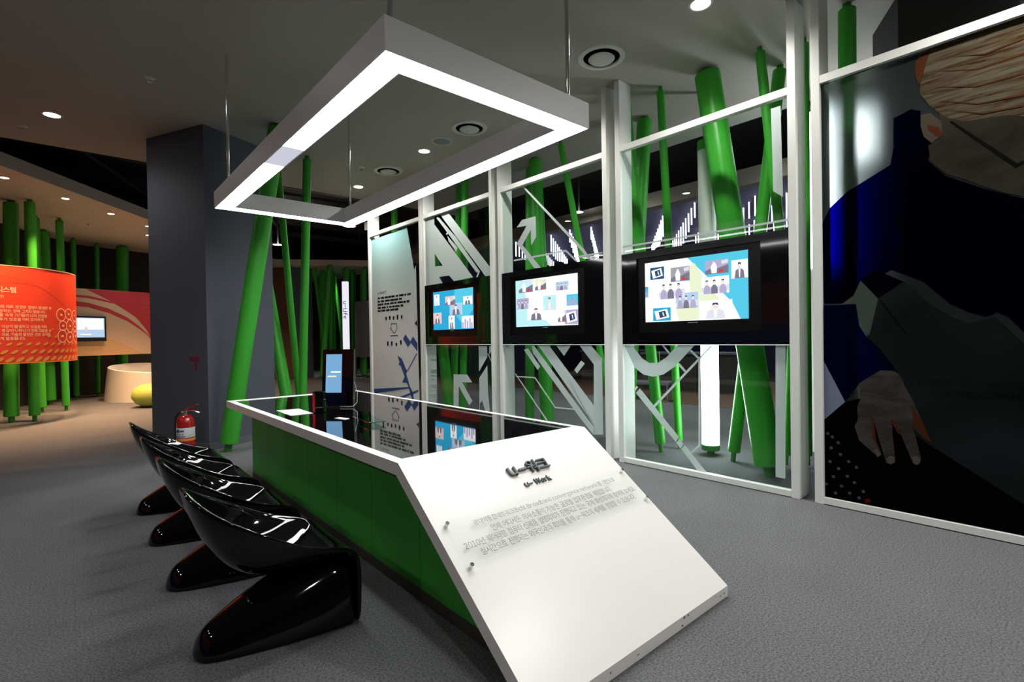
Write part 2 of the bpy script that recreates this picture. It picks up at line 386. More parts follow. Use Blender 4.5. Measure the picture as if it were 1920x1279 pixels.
P1_fr = [[(0.072,3.237),(0.334,3.257),(0.33,3.127),(0.326,2.67),(0.336,2.462),(0.071,2.469)],[(0.33,3.127),(1.307,2.199),(0.833,2.189),(0.714,2.283),(0.429,2.293),(0.538,2.187),(0.062,2.17),(0.071,2.469),(0.336,2.462),(0.546,2.452),(0.326,2.67)],[(0.507,3.24),(0.726,3.225),(1.696,2.297),(1.693,2.185),(1.586,2.188)],[(0.392,3.216),(0.451,3.219),(0.911,2.826),(1.457,2.274),(1.39,2.257),(0.879,2.753)],[(0.719,2.976),(0.755,2.959),(0.676,2.901),(0.646,2.92)],[(0.685,2.888),(0.936,2.675),(0.911,2.618),(0.714,2.804)],[(1.444,2.292),(1.465,2.265),(1.415,2.196),(1.38,2.195)]]
P1_lo = [[(0.092,1.212),(0.169,1.212),(0.14,0.286),(0.073,0.281)],[(0.169,1.212),(0.327,1.213),(0.332,1.101),(0.172,1.098)],[(0.165,1.074),(0.323,1.077),(0.329,1.012),(0.169,1.009)],[(0.162,0.972),(0.319,0.976),(0.324,0.841),(0.164,0.835)],[(0.155,0.774),(0.313,0.781),(0.321,0.758),(0.161,0.75)],[(0.154,0.72),(0.312,0.728),(0.319,0.704),(0.159,0.696)],[(0.152,0.66),(0.31,0.668),(0.316,0.604),(0.156,0.594)],[(0.147,0.528),(0.306,0.538),(0.314,0.521),(0.153,0.51)],[(0.146,0.491),(0.305,0.502),(0.311,0.444),(0.151,0.432)],[(0.143,0.401),(0.302,0.413),(0.31,0.4),(0.15,0.387)],[(0.142,0.371),(0.301,0.384),(0.309,0.371),(0.149,0.358)],[(0.142,0.343),(0.3,0.356),(0.307,0.301),(0.146,0.287)],[(0.786,0.79),(1.126,0.8),(1.245,0.692),(0.993,0.683),(1.241,0.426),(1.167,0.355),(0.916,0.617),(0.897,0.303),(0.768,0.291)],[(1.411,1.216),(1.597,1.217),(1.598,1.066),(1.428,0.877),(1.41,0.86)],[(1.411,0.765),(1.598,0.951),(1.604,0.556),(1.649,0.248),(1.563,0.249),(1.468,0.451),(1.415,0.404),(1.411,0.265),(1.403,0.264)],[(1.646,1.217),(1.695,1.217),(1.693,1.15),(1.643,1.098)],[(1.599,1.118),(1.619,1.118),(1.701,1.006),(1.7,0.985)]]
P2_fr = [[(0.348,2.749),(0.444,2.828),(0.695,2.829),(0.7,2.573),(0.609,2.478),(0.609,2.681),(0.449,2.509),(0.779,2.177),(0.659,2.191),(0.343,2.54),(0.535,2.741)],[(0.454,3.255),(0.494,3.246),(1.468,2.312),(1.556,2.196),(1.52,2.193),(1.44,2.288)],[(0.278,2.342),(1.195,2.346),(1.214,2.325),(0.284,2.321)],[(1.195,2.346),(1.364,2.194),(1.336,2.192),(1.179,2.333)],[(1.365,2.251),(1.723,2.252),(1.723,2.232),(1.384,2.231)],[(1.521,2.2),(1.636,2.206),(1.688,2.183)]]
P2_lo = [[(0.71,1.227),(0.893,1.227),(1.571,0.56),(1.566,0.325),(1.59,0.328)],[(1.579,1.021),(1.375,1.228),(1.545,1.229),(1.697,1.087),(1.695,0.252),(1.565,0.235)],[(0.585,1.226),(0.633,1.226),(1.467,0.411),(1.562,0.325),(1.617,0.242),(1.56,0.234),(1.369,0.4),(0.613,1.13)],[(1.015,1.227),(1.243,1.228),(1.136,1.106)],[(1.396,1.057),(1.45,1.025),(1.333,0.909),(1.291,0.947)],[(0.612,0.829),(0.648,0.831),(0.983,0.491),(1.28,0.499),(1.279,0.483),(0.977,0.476),(0.635,0.816),(0.611,0.815)],[(0.278,0.865),(0.851,0.315),(0.823,0.312),(0.278,0.847)],[(0.448,1.171),(0.523,1.193),(0.733,0.967),(0.69,0.924)],[(0.288,0.831),(0.612,0.833),(0.612,0.819),(0.288,0.817)]]
P3_fr = [[(1.563,3.198),(1.638,3.197),(1.65,2.449),(1.575,2.513)],[(0.065,2.273),(1.692,2.266),(1.691,2.248),(0.064,2.255)]]
P3_lo = [[(0.06,1.231),(0.189,1.231),(0.188,1.202),(0.281,1.101),(0.363,1.056),(0.461,1.058),(0.557,1.114),(0.681,1.232),(0.856,1.233),(0.648,1.027),(0.523,0.946),(0.41,0.919),(0.295,0.935),(0.193,1.001)],[(0.25,0.791),(0.683,0.352),(0.649,0.299),(0.201,0.741)],[(0.172,0.775),(0.211,0.815),(0.228,0.801),(0.189,0.758)],[(0.655,0.293),(0.69,0.332),(0.73,0.29),(0.696,0.242)],[(0.708,0.239),(0.744,0.282),(0.966,0.057),(0.875,0.053)],[(1.012,1.233),(1.039,1.233),(0.425,0.615),(0.406,0.63)],[(0.805,1.179),(0.824,1.193),(0.911,1.114),(0.897,1.101)],[(0.678,1.051),(0.701,1.062),(0.774,0.984),(0.759,0.972)],[(0.894,1.101),(0.914,1.101),(0.903,0.296),(0.813,0.215),(0.806,0.228),(0.883,0.306)],[(0.511,1.232),(0.535,1.232),(0.604,1.156),(0.588,1.149)],[(1.578,1.234),(1.656,1.234),(1.642,0.138),(1.566,0.138)]]
POSTER = [('jacket',[(0.521,2.847),(0.62,2.877),(0.673,2.848),(0.672,2.745),(0.73,2.609),(0.711,2.497),(0.801,2.372),(0.993,2.242),(1.171,2.141),(1.45,2.026),(1.447,1.28),(1.275,1.281),(1.193,1.282),(1.098,1.418),(1.049,1.448),(0.998,1.422),(0.915,1.454),(0.818,1.516),(0.682,1.673),(0.659,1.69),(0.5,1.775),(0.396,1.715),(0.3,1.547),(0.174,1.554),(0.071,1.56),(0.062,2.184),(0.115,2.291),(0.238,2.396),(0.308,2.429),(0.5,2.523),(0.519,2.64)]),('skin',[(0.771,2.801),(0.891,2.704),(0.996,2.69),(1.174,2.665),(1.453,2.633),(1.45,2.026),(1.171,2.155),(1.093,2.192),(0.993,2.255),(0.91,2.317),(0.802,2.386),(0.723,2.494),(0.712,2.6),(0.781,2.623)]),('hair',[(0.728,3.247),(0.808,3.263),(0.999,3.275),(1.177,3.259),(1.455,3.236),(1.453,2.596),(1.174,2.645),(1.095,2.678),(0.996,2.69),(0.891,2.704),(0.804,2.761),(0.726,2.86),(0.668,2.969),(0.674,3.04),(0.695,3.121)]),('hair_dark',[(0.644,3.186),(0.682,3.23),(0.731,3.25),(0.695,3.121),(0.665,3.029),(0.645,3.096)]),('ear',[(0.673,2.819),(0.725,2.816),(0.782,2.739),(0.787,2.651),(0.73,2.612),(0.689,2.665),(0.672,2.745)]),('ear_in',[(0.707,2.741),(0.77,2.706),(0.787,2.658),(0.772,2.63),(0.713,2.703)]),('glasses',[(0.824,2.725),(0.837,2.725),(1.142,2.366),(1.172,2.374),(1.172,2.358),(1.137,2.34)]),('strand0',[(0.716,3.098),(0.957,3.023),(1.176,3.035),(1.176,3.023),(0.957,3.015)]),('strand1',[(0.715,2.996),(0.957,2.912),(1.175,2.916),(1.175,2.904),(0.957,2.904)]),('strand2',[(0.737,2.9),(0.966,2.797),(1.174,2.784),(1.174,2.772),(0.966,2.789)]),('strand3',[(0.782,2.826),(0.987,2.728),(1.174,2.718),(1.174,2.706),(0.987,2.72)]),('strand4',[(0.807,3.163),(0.999,3.103),(1.176,3.127),(1.176,3.115),(0.999,3.095)]),('paper',[(0.42,1.577),(0.571,1.685),(0.711,1.521),(0.832,1.426),(0.913,1.38),(1.036,1.421),(1.166,1.25),(1.446,1.189),(1.441,0.082),(1.161,0.253),(0.717,0.54),(0.617,0.819),(0.539,1.043),(0.485,1.075),(0.346,1.293),(0.368,1.327)]),('collar',[(0.186,1.547),(0.268,1.608),(0.313,1.717),(0.42,1.581),(0.368,1.327),(0.339,1.319),(0.289,1.468),(0.282,1.546)]),('collar_dark',[(0.313,1.717),(0.407,1.788),(0.571,1.685),(0.42,1.577)]),('pen',[(0.427,1.563),(0.441,1.562),(0.594,1.308),(0.575,1.321)]),('sleeve',[(0.068,1.546),(0.183,1.543),(0.282,1.543),(0.303,1.381),(0.346,1.302),(0.431,1.208),(0.539,1.035),(0.512,1.056),(0.43,1.056),(0.299,0.955),(0.207,0.808),(0.064,1.114)]),('patch',[(0.064,1.114),(0.207,0.808),(0.059,0.659)]),('laptop',[(0.059,0.659),(0.207,0.808),(0.298,0.842),(0.717,0.548),(1.161,0.253),(1.441,0.082),(1.441,0.0),(1.16,0.064),(0.053,0.056)]),('hand',[(0.299,0.955),(0.43,1.056),(0.512,1.056),(0.539,1.027),(0.617,0.851),(0.717,0.572),(0.661,0.612),(0.618,0.664),(0.659,0.45),(0.646,0.408),(0.616,0.41),(0.536,0.637),(0.496,0.707),(0.499,0.607),(0.514,0.409),(0.487,0.383),(0.459,0.391),(0.412,0.579),(0.381,0.712),(0.394,0.542),(0.432,0.446),(0.41,0.422),(0.361,0.469),(0.295,0.528),(0.266,0.629),(0.289,0.685),(0.283,0.771),(0.305,0.843)]),('shade',[(0.61,0.818),(0.655,0.741),(0.717,0.572),(0.673,0.606),(0.622,0.689)]),('shade',[(0.373,0.711),(0.387,0.712),(0.4,0.543),(0.432,0.454),(0.418,0.469),(0.38,0.557)]),('shade',[(0.491,0.707),(0.504,0.708),(0.543,0.613),(0.536,0.604),(0.507,0.658)]),('nail',[(0.385,0.473),(0.404,0.484),(0.432,0.446),(0.407,0.421)]),('nail',[(0.463,0.421),(0.483,0.446),(0.51,0.439),(0.511,0.402),(0.487,0.384),(0.466,0.394)]),('nail',[(0.608,0.455),(0.634,0.47),(0.653,0.449),(0.653,0.423),(0.633,0.405),(0.617,0.414)]),('key',[(0.074,0.561),(0.094,0.567),(0.102,0.548),(0.082,0.54)]),('key',[(0.106,0.538),(0.125,0.544),(0.133,0.525),(0.114,0.517)]),('key',[(0.145,0.498),(0.164,0.505),(0.172,0.486),(0.153,0.478)]),('key',[(0.097,0.452),(0.117,0.458),(0.124,0.439),(0.105,0.431)]),('key',[(0.16,0.411),(0.179,0.417),(0.187,0.399),(0.168,0.391)]),('key',[(0.214,0.366),(0.232,0.373),(0.24,0.355),(0.221,0.346)]),('key',[(0.264,0.331),(0.282,0.338),(0.289,0.32),(0.271,0.311)]),('key',[(0.088,0.345),(0.108,0.352),(0.116,0.333),(0.096,0.325)]),('key',[(0.147,0.301),(0.166,0.308),(0.173,0.29),(0.154,0.281)]),('key',[(0.205,0.253),(0.224,0.26),(0.231,0.242),(0.213,0.233)]),('key',[(0.111,0.231),(0.13,0.239),(0.138,0.22),(0.119,0.211)]),('key',[(0.251,0.214),(0.269,0.221),(0.276,0.204),(0.258,0.195)]),('key',[(0.166,0.17),(0.185,0.178),(0.192,0.16),(0.174,0.15)]),('key',[(0.307,0.159),(0.325,0.167),(0.332,0.149),(0.314,0.14)]),('key',[(0.063,0.167),(0.082,0.175),(0.09,0.156),(0.07,0.147)]),('key',[(0.22,0.128),(0.238,0.136),(0.245,0.118),(0.227,0.109)]),('key',[(0.28,0.106),(0.298,0.114),(0.305,0.096),(0.287,0.087)]),('key',[(0.126,0.108),(0.145,0.116),(0.153,0.098),(0.134,0.088)]),('key_red',[(0.324,0.095),(0.358,0.113),(0.367,0.088),(0.335,0.07)])]
POSTER_TXT = [[(0.598,0.959),(0.598,1.01)],[(0.774,0.892),(0.775,0.94)],[(0.618,1.024),(1.094,0.996)]]
MURAL_MAIN = [(0.002, 1.253), (0.358, 1.253), (0.662, 1.219), (1.06, 1.105), (1.457, 0.908), (1.722, 0.696), (1.907, 0.507), (2.011, 0.379), (2.178, 0.5), (2.178, 0.42), (2.016, 0.33), (1.907, 0.475), (1.722, 0.633), (1.457, 0.815), (1.06, 1.001), (0.662, 1.117), (0.358, 1.14), (0.002, 1.14)]
MURAL_SECOND = [(0.002, 1.388), (0.358, 1.388), (0.662, 1.385), (0.927, 1.329), (1.113, 1.275), (1.192, 1.224), (0.927, 1.277), (0.662, 1.327), (0.358, 1.338), (0.002, 1.338)]
MURAL_RED = [(0.623, 1.532), (0.861, 1.413), (1.113, 1.28), (1.324, 1.148), (1.656, 0.914), (1.894, 0.603), (2.026, 0.322), (2.178, 0.46), (2.178, 1.54)]
MURAL_TAN = [(0.002, 0.0), (0.002, 0.4), (0.358, 0.451), (0.861, 0.442), (1.192, 0.342), (1.523, 0.183), (1.828, 0.0), (1.9, 0.0)]

# ------------------------------------------------------------------ the setting
ZC, ZS = 4.008, 3.87
struct('floor', MB().box(-9, -7, -0.05, 20, 27, 0.0), 'carpet')
struct('floor_hall', MB().box(8.85, -7, 0.0005, 20, 15, 0.004), 'wood_floor')
struct('ceiling', MB().box(-9, -7, ZC, 6.5, 9.23, ZC + 0.18), 'ceiling_paint')
struct('ceiling_deck', MB().box(-9, -7, 5.2, 20, 27, 5.3), 'void_black')
struct('ceiling_bay', MB().prism([(-1.3, 9.3), (1.3, 12.84), (5.05, 17.95), (5.3, 18.1), (7.88, 16.62), (8.6, 16.2), (8.6, 26), (-3.2, 26), (-3.2, 9.3)], ZS, ZS + 0.2, 'z'), 'soffit_paint')
struct('ceiling_hall', MB().box(8.95, -7, ZS + 0.05, 20, 15, ZS + 0.2), 'led_ceiling')
struct('trim_hall', MB().box(8.70, -7, ZS - 0.02, 8.95, 15, ZS + 0.26), 'band_beige')
beams = MB()
for k in range(7):
    beams.rod((-6 + k * 2.6, 9.4, 4.75), (-2 + k * 2.6, 18.5, 4.75), 0.035, seg=6)
for k in range(5):
    beams.box(-6, 10.3 + k * 1.9, 4.85, 9, 10.42 + k * 1.9, 5.0)
struct('trim_beams', beams, 'steel_dark')
bay = [(-3.6, 10.2), (-2.6, 12.6), (-1.2, 14.6), (-0.55, 15.9), (0.2, 17.1), (1.6, 17.6), (3.4, 18.3), (4.9, 19.9)]
for (a, b), (c, d) in zip(bay, bay[1:]):
    w = MB()
    n = Vector((-(d - b), c - a)).normalized() * 0.12
    w.prism([(a, b), (c, d), (c + n.x, d + n.y), (a + n.x, b + n.y)], 0, ZS, 'z')
    struct('wall_bay', w, 'wall_dark')
struct('wall_brown', MB().prism([(4.75, 19.9), (5.80, 18.25), (5.95, 18.4), (4.95, 19.95)], 0, ZS, 'z'), 'wall_brown')
struct('wall_pier', MB().prism([(5.80, 18.25), (6.55, 18.3), (6.75, 19.2), (5.95, 19.3)], 0, ZS, 'z'), 'pillar_grey')
struct('wall_far', MB().box(-3, 22.5, 0, 12, 22.7, 5.2), 'wall_dark')
struct('wall_hall', MB().box(17.5, -7, 0, 17.7, 27, 5.2), 'led_wall')
struct('wall_right', MB().box(-9, -7.2, 0, 20, -7, 5.2), 'wall_grey')
struct('wall_left', MB().box(-9.2, -7, 0, -9, 27, 5.2), 'wall_grey')
struct('wall_side', MB().box(8.9, 14.9, 0, 17.5, 15.1, 5.2), 'led_wall')
struct('wall_block', MB().prism([(5.52, 1.33), (5.02, 1.04), (5.02, 0.35), (5.52, 0.35)], 0, ZC, 'z'), 'wall_dark')
struct('wall_back', MB().prism([(5.02, 0.35), (5.02, -4.0), (5.52, -4.0), (5.52, 0.35)], 0, ZC, 'z'), 'wall_grey')

# the dark square pillar, turned about 26 degrees
ca, sa = math.cos(R(26)), math.sin(R(26))
def pil(a, b): return (1.285 + a * ca - b * sa, 7.19 + a * sa + b * ca)
pillar = struct('wall_pillar', MB().prism([pil(0, 0), pil(1.0, 0), pil(1.0, 1.08), pil(0, 1.08)], 0, ZC, 'z'), 'pillar_grey')
sk = MB()
for a0, b0, a1, b1 in ((-0.012, -0.012, 1.012, 0.0), (-0.012, -0.012, 0.0, 1.09), (1.0, -0.012, 1.012, 1.09)):
    sk.prism([pil(a0, b0), pil(a1, b0), pil(a1, b1), pil(a0, b1)], 0, 0.085, 'z')
struct('baseboard_pillar', sk, 'skirting')
# extinguisher mark printed on the pillar: text block and down arrow
def on_left(a, z, d): x, y = pil(-0.002 - d, a); return (x, y, z)
mk = MB()
fn = lambda a, b, d: on_left(a, b, d)
for i, a in enumerate((0.27, 0.205, 0.14)):
    mk.prism([(a, 1.10), (a + 0.05, 1.10), (a + 0.05, 1.16), (a, 1.16)], 0, 0.001, fn=fn)
mk.prism([(0.20, 1.02), (0.23, 1.02), (0.23, 1.085), (0.20, 1.085)], 0, 0.001, fn=fn)
mk.prism([(0.18, 1.02), (0.25, 1.02), (0.225, 0.975), (0.205, 0.975)], 0, 0.001, fn=fn)
mk.build('printed_mark', 'pink_print', pillar)

# ------------------------------------------------------------------ glass partition panels
TW = -0.013268
PROT = math.atan2(-1, 0.013268)
def wall_x(y): return 4.368 + TW * (y - 4)
POST_W, POST_D = 0.064, 0.21
RAIL0, RAIL1 = 3.256, 3.316
def panel(name, ya, width, label, pane_mat, group='framed partition panels'):
    t = thing(name, label, 'partition', (wall_x(ya), ya, 0), PROT, group)
    for u in (0, width - POST_W):
        MB().box(u, 0, 0, u + POST_W, POST_D, ZC, 0.004).build('post', 'frame_white', t)
    MB().box(POST_W, 0, RAIL0, width - POST_W, 0.06, RAIL1).build('top_rail', 'frame_white', t)
    MB().box(POST_W, 0, 0.008, width - POST_W, 0.06, 0.056).build('bottom_rail', 'frame_white', t)
    if pane_mat:
        MB().box(POST_W, 0.034, 0.056, width - POST_W, 0.044, RAIL0).build('pane', pane_mat, t)
    return t
def sheet(pts, name, mat, parent, d=0.031, th=0.0012):
    pts = [(u, min(max(z, 0.057), RAIL0 - 0.001)) for u, z in pts]
    return MB().prism(pts, d, d + th, 'y').build(name, mat, parent)
W0, W1, W2, W3, WP = 1.876, 1.788, 1.818, 1.762, 1.80
p0 = panel('partition_panel', 9.065, W0, 'white framed panel with grey printed text film, blue shards and an outlined arrow', 'glass_clear')
p1 = panel('partition_panel', 7.168, W1, 'white framed clear glass panel with broad frosted letter shapes, around the smallest of the wall displays', 'glass_clear')
p2 = panel('partition_panel', 5.268, W2, 'white framed clear glass panel with a frosted bent arrow, around the middle wall display', 'glass_clear')
p3 = panel('partition_panel', 3.341, W3, 'white framed clear glass panel with frosted U curve and diagonal strips, around the display nearest the poster', 'glass_clear')
pp = panel('poster_panel', 1.471, WP, 'white framed dark backlit poster panel showing a bent head and a hand at a keyboard', None)
MB().box(POST_W, 0.034, 0.056, WP - POST_W, 0.046, RAIL0).build('pane', 'poster_glass', pp)
def clip(pts, w): return [(min(max(u, POST_W + 0.001), w - POST_W - 0.001), z) for u, z in pts]
sheet(clip(P0_film, W0), 'printed_film', 'film_print', p0, 0.0325)
for q in P0_blue: sheet(clip(q, W0), 'blue_shard', 'film_blue', p0, 0.030)
for q in P0_dark: sheet(clip(q, W0), 'dark_shard', 'film_dark', p0, 0.030)
for q in P0_text:      # rows of print too small to read
    u, u1, z = q[0][0], q[1][0], q[0][1] - 0.030
    row = MB()
    while u < u1 - 0.03:
        wd = min(random.uniform(0.06, 0.17), u1 - u); v = u
        while v < u + wd - 0.005:
            row.prism([(v, z), (v + 0.026, z), (v + 0.026, z + random.uniform(0.028, 0.036)), (v, z + 0.033)], 0.030, 0.031, 'y'); v += 0.031
        u += wd + 0.03
    row.build('printed_line', 'print_black', p0)
lettering('printed_title', 'u-Work란?', 'print_black', p0, lambda x, y, z: (0.30 + x, 0.030, 2.16 + y), height=0.055)
for q in P0_icons: sheet(q, 'printed_icon', 'print_black', p0, 0.030)
arr = MB()
for (a, b), (c, d) in zip(P0_arrow, P0_arrow[1:] + P0_arrow[:1]):
    arr.rod((a, 0.031, b), (c, 0.031, d), 0.003, seg=4)
arr.build('printed_arrow', 'print_black', p0)
sheet(P0_bar, 'printed_bar', 'print_black', p0, 0.030)
for q in P1_fr + P1_lo: sheet(clip(q, W1), 'frosted_shape', 'frosted', p1)
for q in P2_fr + P2_lo: sheet(clip(q, W2), 'frosted_shape', 'frosted', p2)
for q in P3_fr + P3_lo: sheet(clip(q, W3), 'frosted_shape', 'frosted', p3)
dd = 0.0325
NAMES = {'jacket': 'printed_jacket', 'skin': 'printed_face', 'hair': 'printed_hair', 'ear_in': 'printed_ear', 'ear': 'printed_ear', 'key': 'printed_key', 'key_red': 'printed_key'}
for n, q in POSTER:
    k = 'strand' if n.startswith('strand') else n
    q = clip([(1.74 if u > 1.25 else u, z) for u, z in q], WP)
    sheet(q, NAMES.get(k, 'printed_' + k), 'print_' + k, pp, dd, 0.0002)
    dd -= 0.00035
for body, (u, z), hh in (('IT 기술이 미래의 업무환경을 변화', POSTER_TXT[0][0], 0.05), ('내가 있는 곳이라면 언제', POSTER_TXT[1][0], 0.05)):
    lettering('printed_text', body, 'print_black', pp, lambda x, y, zz, u=u, z=z: (u + x, dd - 0.0008, z + y), height=hh)
MB().box(-0.05, 0.05, 2.88, -0.012, 0.09, 3.0, 0.004).build('bracket', 'frame_white', p0)

# ------------------------------------------------------------------ wall displays
def display(ya, width, s0, s1, label, screen, thumbs, name='wall_display'):
    """black glossy cabinet filling the frame; s0,s1 the screen's left and right edge from the panel's left side"""
    t = thing(name, label, 'television', (wall_x(ya), ya, 0), PROT, 'wall displays in the partition')
    u0, u1 = POST_W + 0.002, width - POST_W - 0.002
    b0, b1, c0, c1 = s0 - 0.085, s1 + 0.11, 1.36, 2.115
    cab = MB()
    for a in ((u0, 1.245, b0, 2.18), (b1, 1.245, u1, 2.18), (b0, 1.245, b1, c0), (b0, c1, b1, 2.18)):
        cab.box(a[0], 0.004, a[1], a[2], 0.15, a[3])
    cab.build('cabinet', 'tv_black', t)
    MB().box(u0, 0.0, 1.236, u1, 0.02, 1.245).build('lower_trim', 'frame_aluminium', t)
    bz = MB()
    z0, z1 = 1.466, 2.06
    for a in ((b0, c0, s0, c1), (s1, c0, b1, c1), (s0, c0, s1, z0), (s0, z1, s1, c1)):
        bz.box(a[0], 0.022, a[1], a[2], 0.14, a[3])
    bz.build('bezel', 'tv_bezel', t)
    scr = MB().box(s0, 0.03, z0, s1, 0.05, z1).build('screen', 'screen_' + screen, t)
    MB().box((s0 + s1) / 2 - 0.05, 0.0212, z0 - 0.022, (s0 + s1) / 2 + 0.05, 0.0218, z0 - 0.014).build('maker_mark', 'print_grey', t)
    MB().rod(((s0 + s1) / 2 + 0.02, 0.0215, c0 + 0.03), ((s0 + s1) / 2 + 0.02, 0.0225, c0 + 0.03), 0.004, seg=8).build('indicator', 'chrome', t)
    W, H = s1 - s0, z1 - z0
    def P(u, v): return (s0 + u * W, z1 - v * H)
    for shp in thumbs:
        kind, col = shp[0], shp[1]
        if kind == 'poly':
            MB().prism([P(*q) for q in shp[3]], 0.0295 - shp[2], 0.0299 - shp[2], 'y').build('picture_area', 'screen_' + col, scr)
        else:
            a, b, c, d = shp[2:6]; e = 0.0008
            pic = MB().prism([P(a, b), P(c, b), P(c, d), P(a, d)], 0.0292 - e, 0.0296 - e, 'y').build('picture', 'screen_' + col, scr)
            w_, h_ = c - a, d - b
            def q(pts): return [P(a + x * w_, b + y * h_) for x, y in pts]
            def bit(pts, cc, k=0): 
                o = MB().prism(q(pts), 0.0285 - e - k * 0.0004, 0.0288 - e - k * 0.0004, 'y').mesh('picture_detail', 'screen_' + cc)
                bits.append((o, cc))
            bits = []
            if kind in ('man', 'woman'):
                x = shp[6] if len(shp) > 6 else 0.5
                bit([(x - 0.30, 1), (x - 0.24, 0.58), (x - 0.08, 0.48), (x + 0.08, 0.48), (x + 0.24, 0.58), (x + 0.30, 1)], 'dusk' if kind == 'man' else 'mist')
                bit([(x - 0.06, 0.48), (x + 0.06, 0.48), (x + 0.03, 0.95), (x - 0.03, 0.95)], 'white', 1)
                bit([(x - 0.09, 0.22), (x + 0.09, 0.22), (x + 0.08, 0.44), (x, 0.50), (x - 0.08, 0.44)], 'skin', 1)
                bit([(x - 0.10, 0.28), (x - 0.07, 0.14), (x + 0.07, 0.14), (x + 0.10, 0.28), (x, 0.22)], 'navy', 2)
            elif kind == 'phone':
                bit([(0.08, 0.25), (0.8, 0.1), (0.92, 0.75), (0.2, 0.92)], 'white')
                bit([(0.32, 0.32), (0.7, 0.22), (0.78, 0.66), (0.4, 0.78)], 'navy', 1)
                bit([(0.52, 0.36), (0.6, 0.34), (0.66, 0.62), (0.58, 0.64)], 'teal', 2)
            elif kind == 'crowd':
                bit([(0, 0.62), (1, 0.5), (1, 0.86), (0, 0.9)], 'mist')
                for x, cc in ((0.2, 'lilac'), (0.47, 'dusk'), (0.78, 'lilac')):
                    bit([(x - 0.13, 1), (x - 0.12, 0.66), (x - 0.05, 0.48), (x + 0.05, 0.48), (x + 0.12, 0.66), (x + 0.13, 1)], cc, 1)
                    bit([(x - 0.04, 0.25), (x + 0.04, 0.25), (x + 0.05, 0.40), (x, 0.48), (x - 0.05, 0.40)], 'skin', 2)
                    bit([(x - 0.05, 0.30), (x - 0.04, 0.19), (x + 0.04, 0.19), (x + 0.05, 0.30), (x, 0.25)], 'navy', 3)
            elif kind == 'strips':      # a blurred interior: dark furniture, a bright figure, a small red patch
                bit([(0.0, 0.75), (0.3, 0.55), (0.55, 0.62), (1.0, 0.4), (1.0, 1.0), (0.0, 1.0)], 'dusk')
                bit([(0.28, 0.95), (0.24, 0.5), (0.33, 0.22), (0.44, 0.2), (0.52, 0.5), (0.50, 0.95)], 'white', 1)
                bit([(0.33, 0.12), (0.43, 0.12), (0.42, 0.26), (0.34, 0.26)], 'skin', 2)
                bit([(0.56, 0.92), (0.62, 0.76), (0.74, 0.72), (0.80, 0.82), (0.72, 0.93)], 'red', 2)
                bit([(0.70, 0.1), (0.98, 0.05), (0.98, 0.3), (0.72, 0.35)], 'mist', 1)
            elif kind == 'city':
                for x, hh in ((0.1, 0.5), (0.3, 0.25), (0.5, 0.4), (0.7, 0.2), (0.85, 0.55)):
                    bit([(x - 0.06, 1), (x - 0.06, hh), (x + 0.06, hh), (x + 0.06, 1)], 'lilac')
            bm2 = {}
            for me, cc in bits:
                o = bpy.data.objects.new('picture_detail', me); COL.objects.link(o); o.parent = scr
    return t
display(7.168, W1, 0.266, 1.314, 'black wall display with bright blue screen of small photos, farthest along the partition', 'blue', [
    ('poly', 'cyan', 0.0, [(0.55, 0), (1, 0), (1, 0.5), (0.75, 0.9), (0.55, 0.6)]),
    ('woman', 'white', 0.03, 0.07, 0.17, 0.36), ('strips', 'pink', 0.32, 0.15, 0.57, 0.38), ('man', 'white', 0.76, 0.20, 0.97, 0.40),
    ('man', 'pale', 0.43, 0.34, 0.74, 0.64), ('man', 'pink', 0.0, 0.55, 0.22, 0.84), ('man', 'white', 0.40, 0.65, 0.55, 0.98), ('city', 'white', 0.72, 0.68, 0.995, 0.98)])
display(5.268, W2, 0.310, 1.372, 'black wall display with almost white screen of small photos, middle of three in the partition', 'white', [
    ('poly', 'teal', 0.0, [(0, 0), (0.12, 0), (0.2, 0.5), (0.6, 1), (0, 1)]),
    ('strips', 'teal', 0.06, 0.01, 0.30, 0.27), ('strips', 'cream', 0.34, 0.02, 0.52, 0.25), ('crowd', 'pale', 0.67, 0.13, 0.86, 0.30),
    ('crowd', 'lilac', 0.02, 0.39, 0.23, 0.62), ('woman', 'teal', 0.47, 0.38, 0.67, 0.68), ('city', 'cyan', 0.83, 0.40, 0.995, 0.62),
    ('man', 'white', 0.20, 0.58, 0.50, 0.87), ('strips', 'white', 0.70, 0.68, 0.82, 0.93), ('phone', 'lilac', 0.80, 0.70, 0.995, 0.98)])
display(3.341, W3, 0.331, 1.366, 'black wall display with white and cyan screen of small photos, nearest to the dark poster', 'white', [
    ('poly', 'cyan', 0.0, [(0.45, 0), (1, 0), (1, 1), (0.93, 1), (0.86, 0.75), (0.75, 0.55), (0.62, 0.3)]),
    ('poly', 'cream', 0.0002, [(0.45, 0.15), (0.52, 0.1), (0.62, 0.4), (0.75, 0.7), (0.60, 0.72), (0.56, 0.98), (0.36, 1), (0.33, 0.82), (0.48, 0.6)]),
    ('phone', 'deep', 0.06, 0.09, 0.21, 0.29), ('strips', 'grey', 0.28, 0.13, 0.47, 0.36), ('strips', 'lilac', 0.62, 0.09, 0.83, 0.30), ('man', 'white', 0.855, 0.13, 0.995, 0.40),
    ('crowd', 'white', 0.585, 0.34, 0.835, 0.60), ('crowd', 'white', 0.15, 0.33, 0.42, 0.63), ('city', 'blue', 0.0, 0.40, 0.035, 0.58), ('crowd', 'pale', 0.33, 0.55, 0.55, 0.80),
    ('woman', 'white', 0.56, 0.70, 0.86, 0.98), ('phone', 'blue', 0.085, 0.77, 0.275, 0.985)])

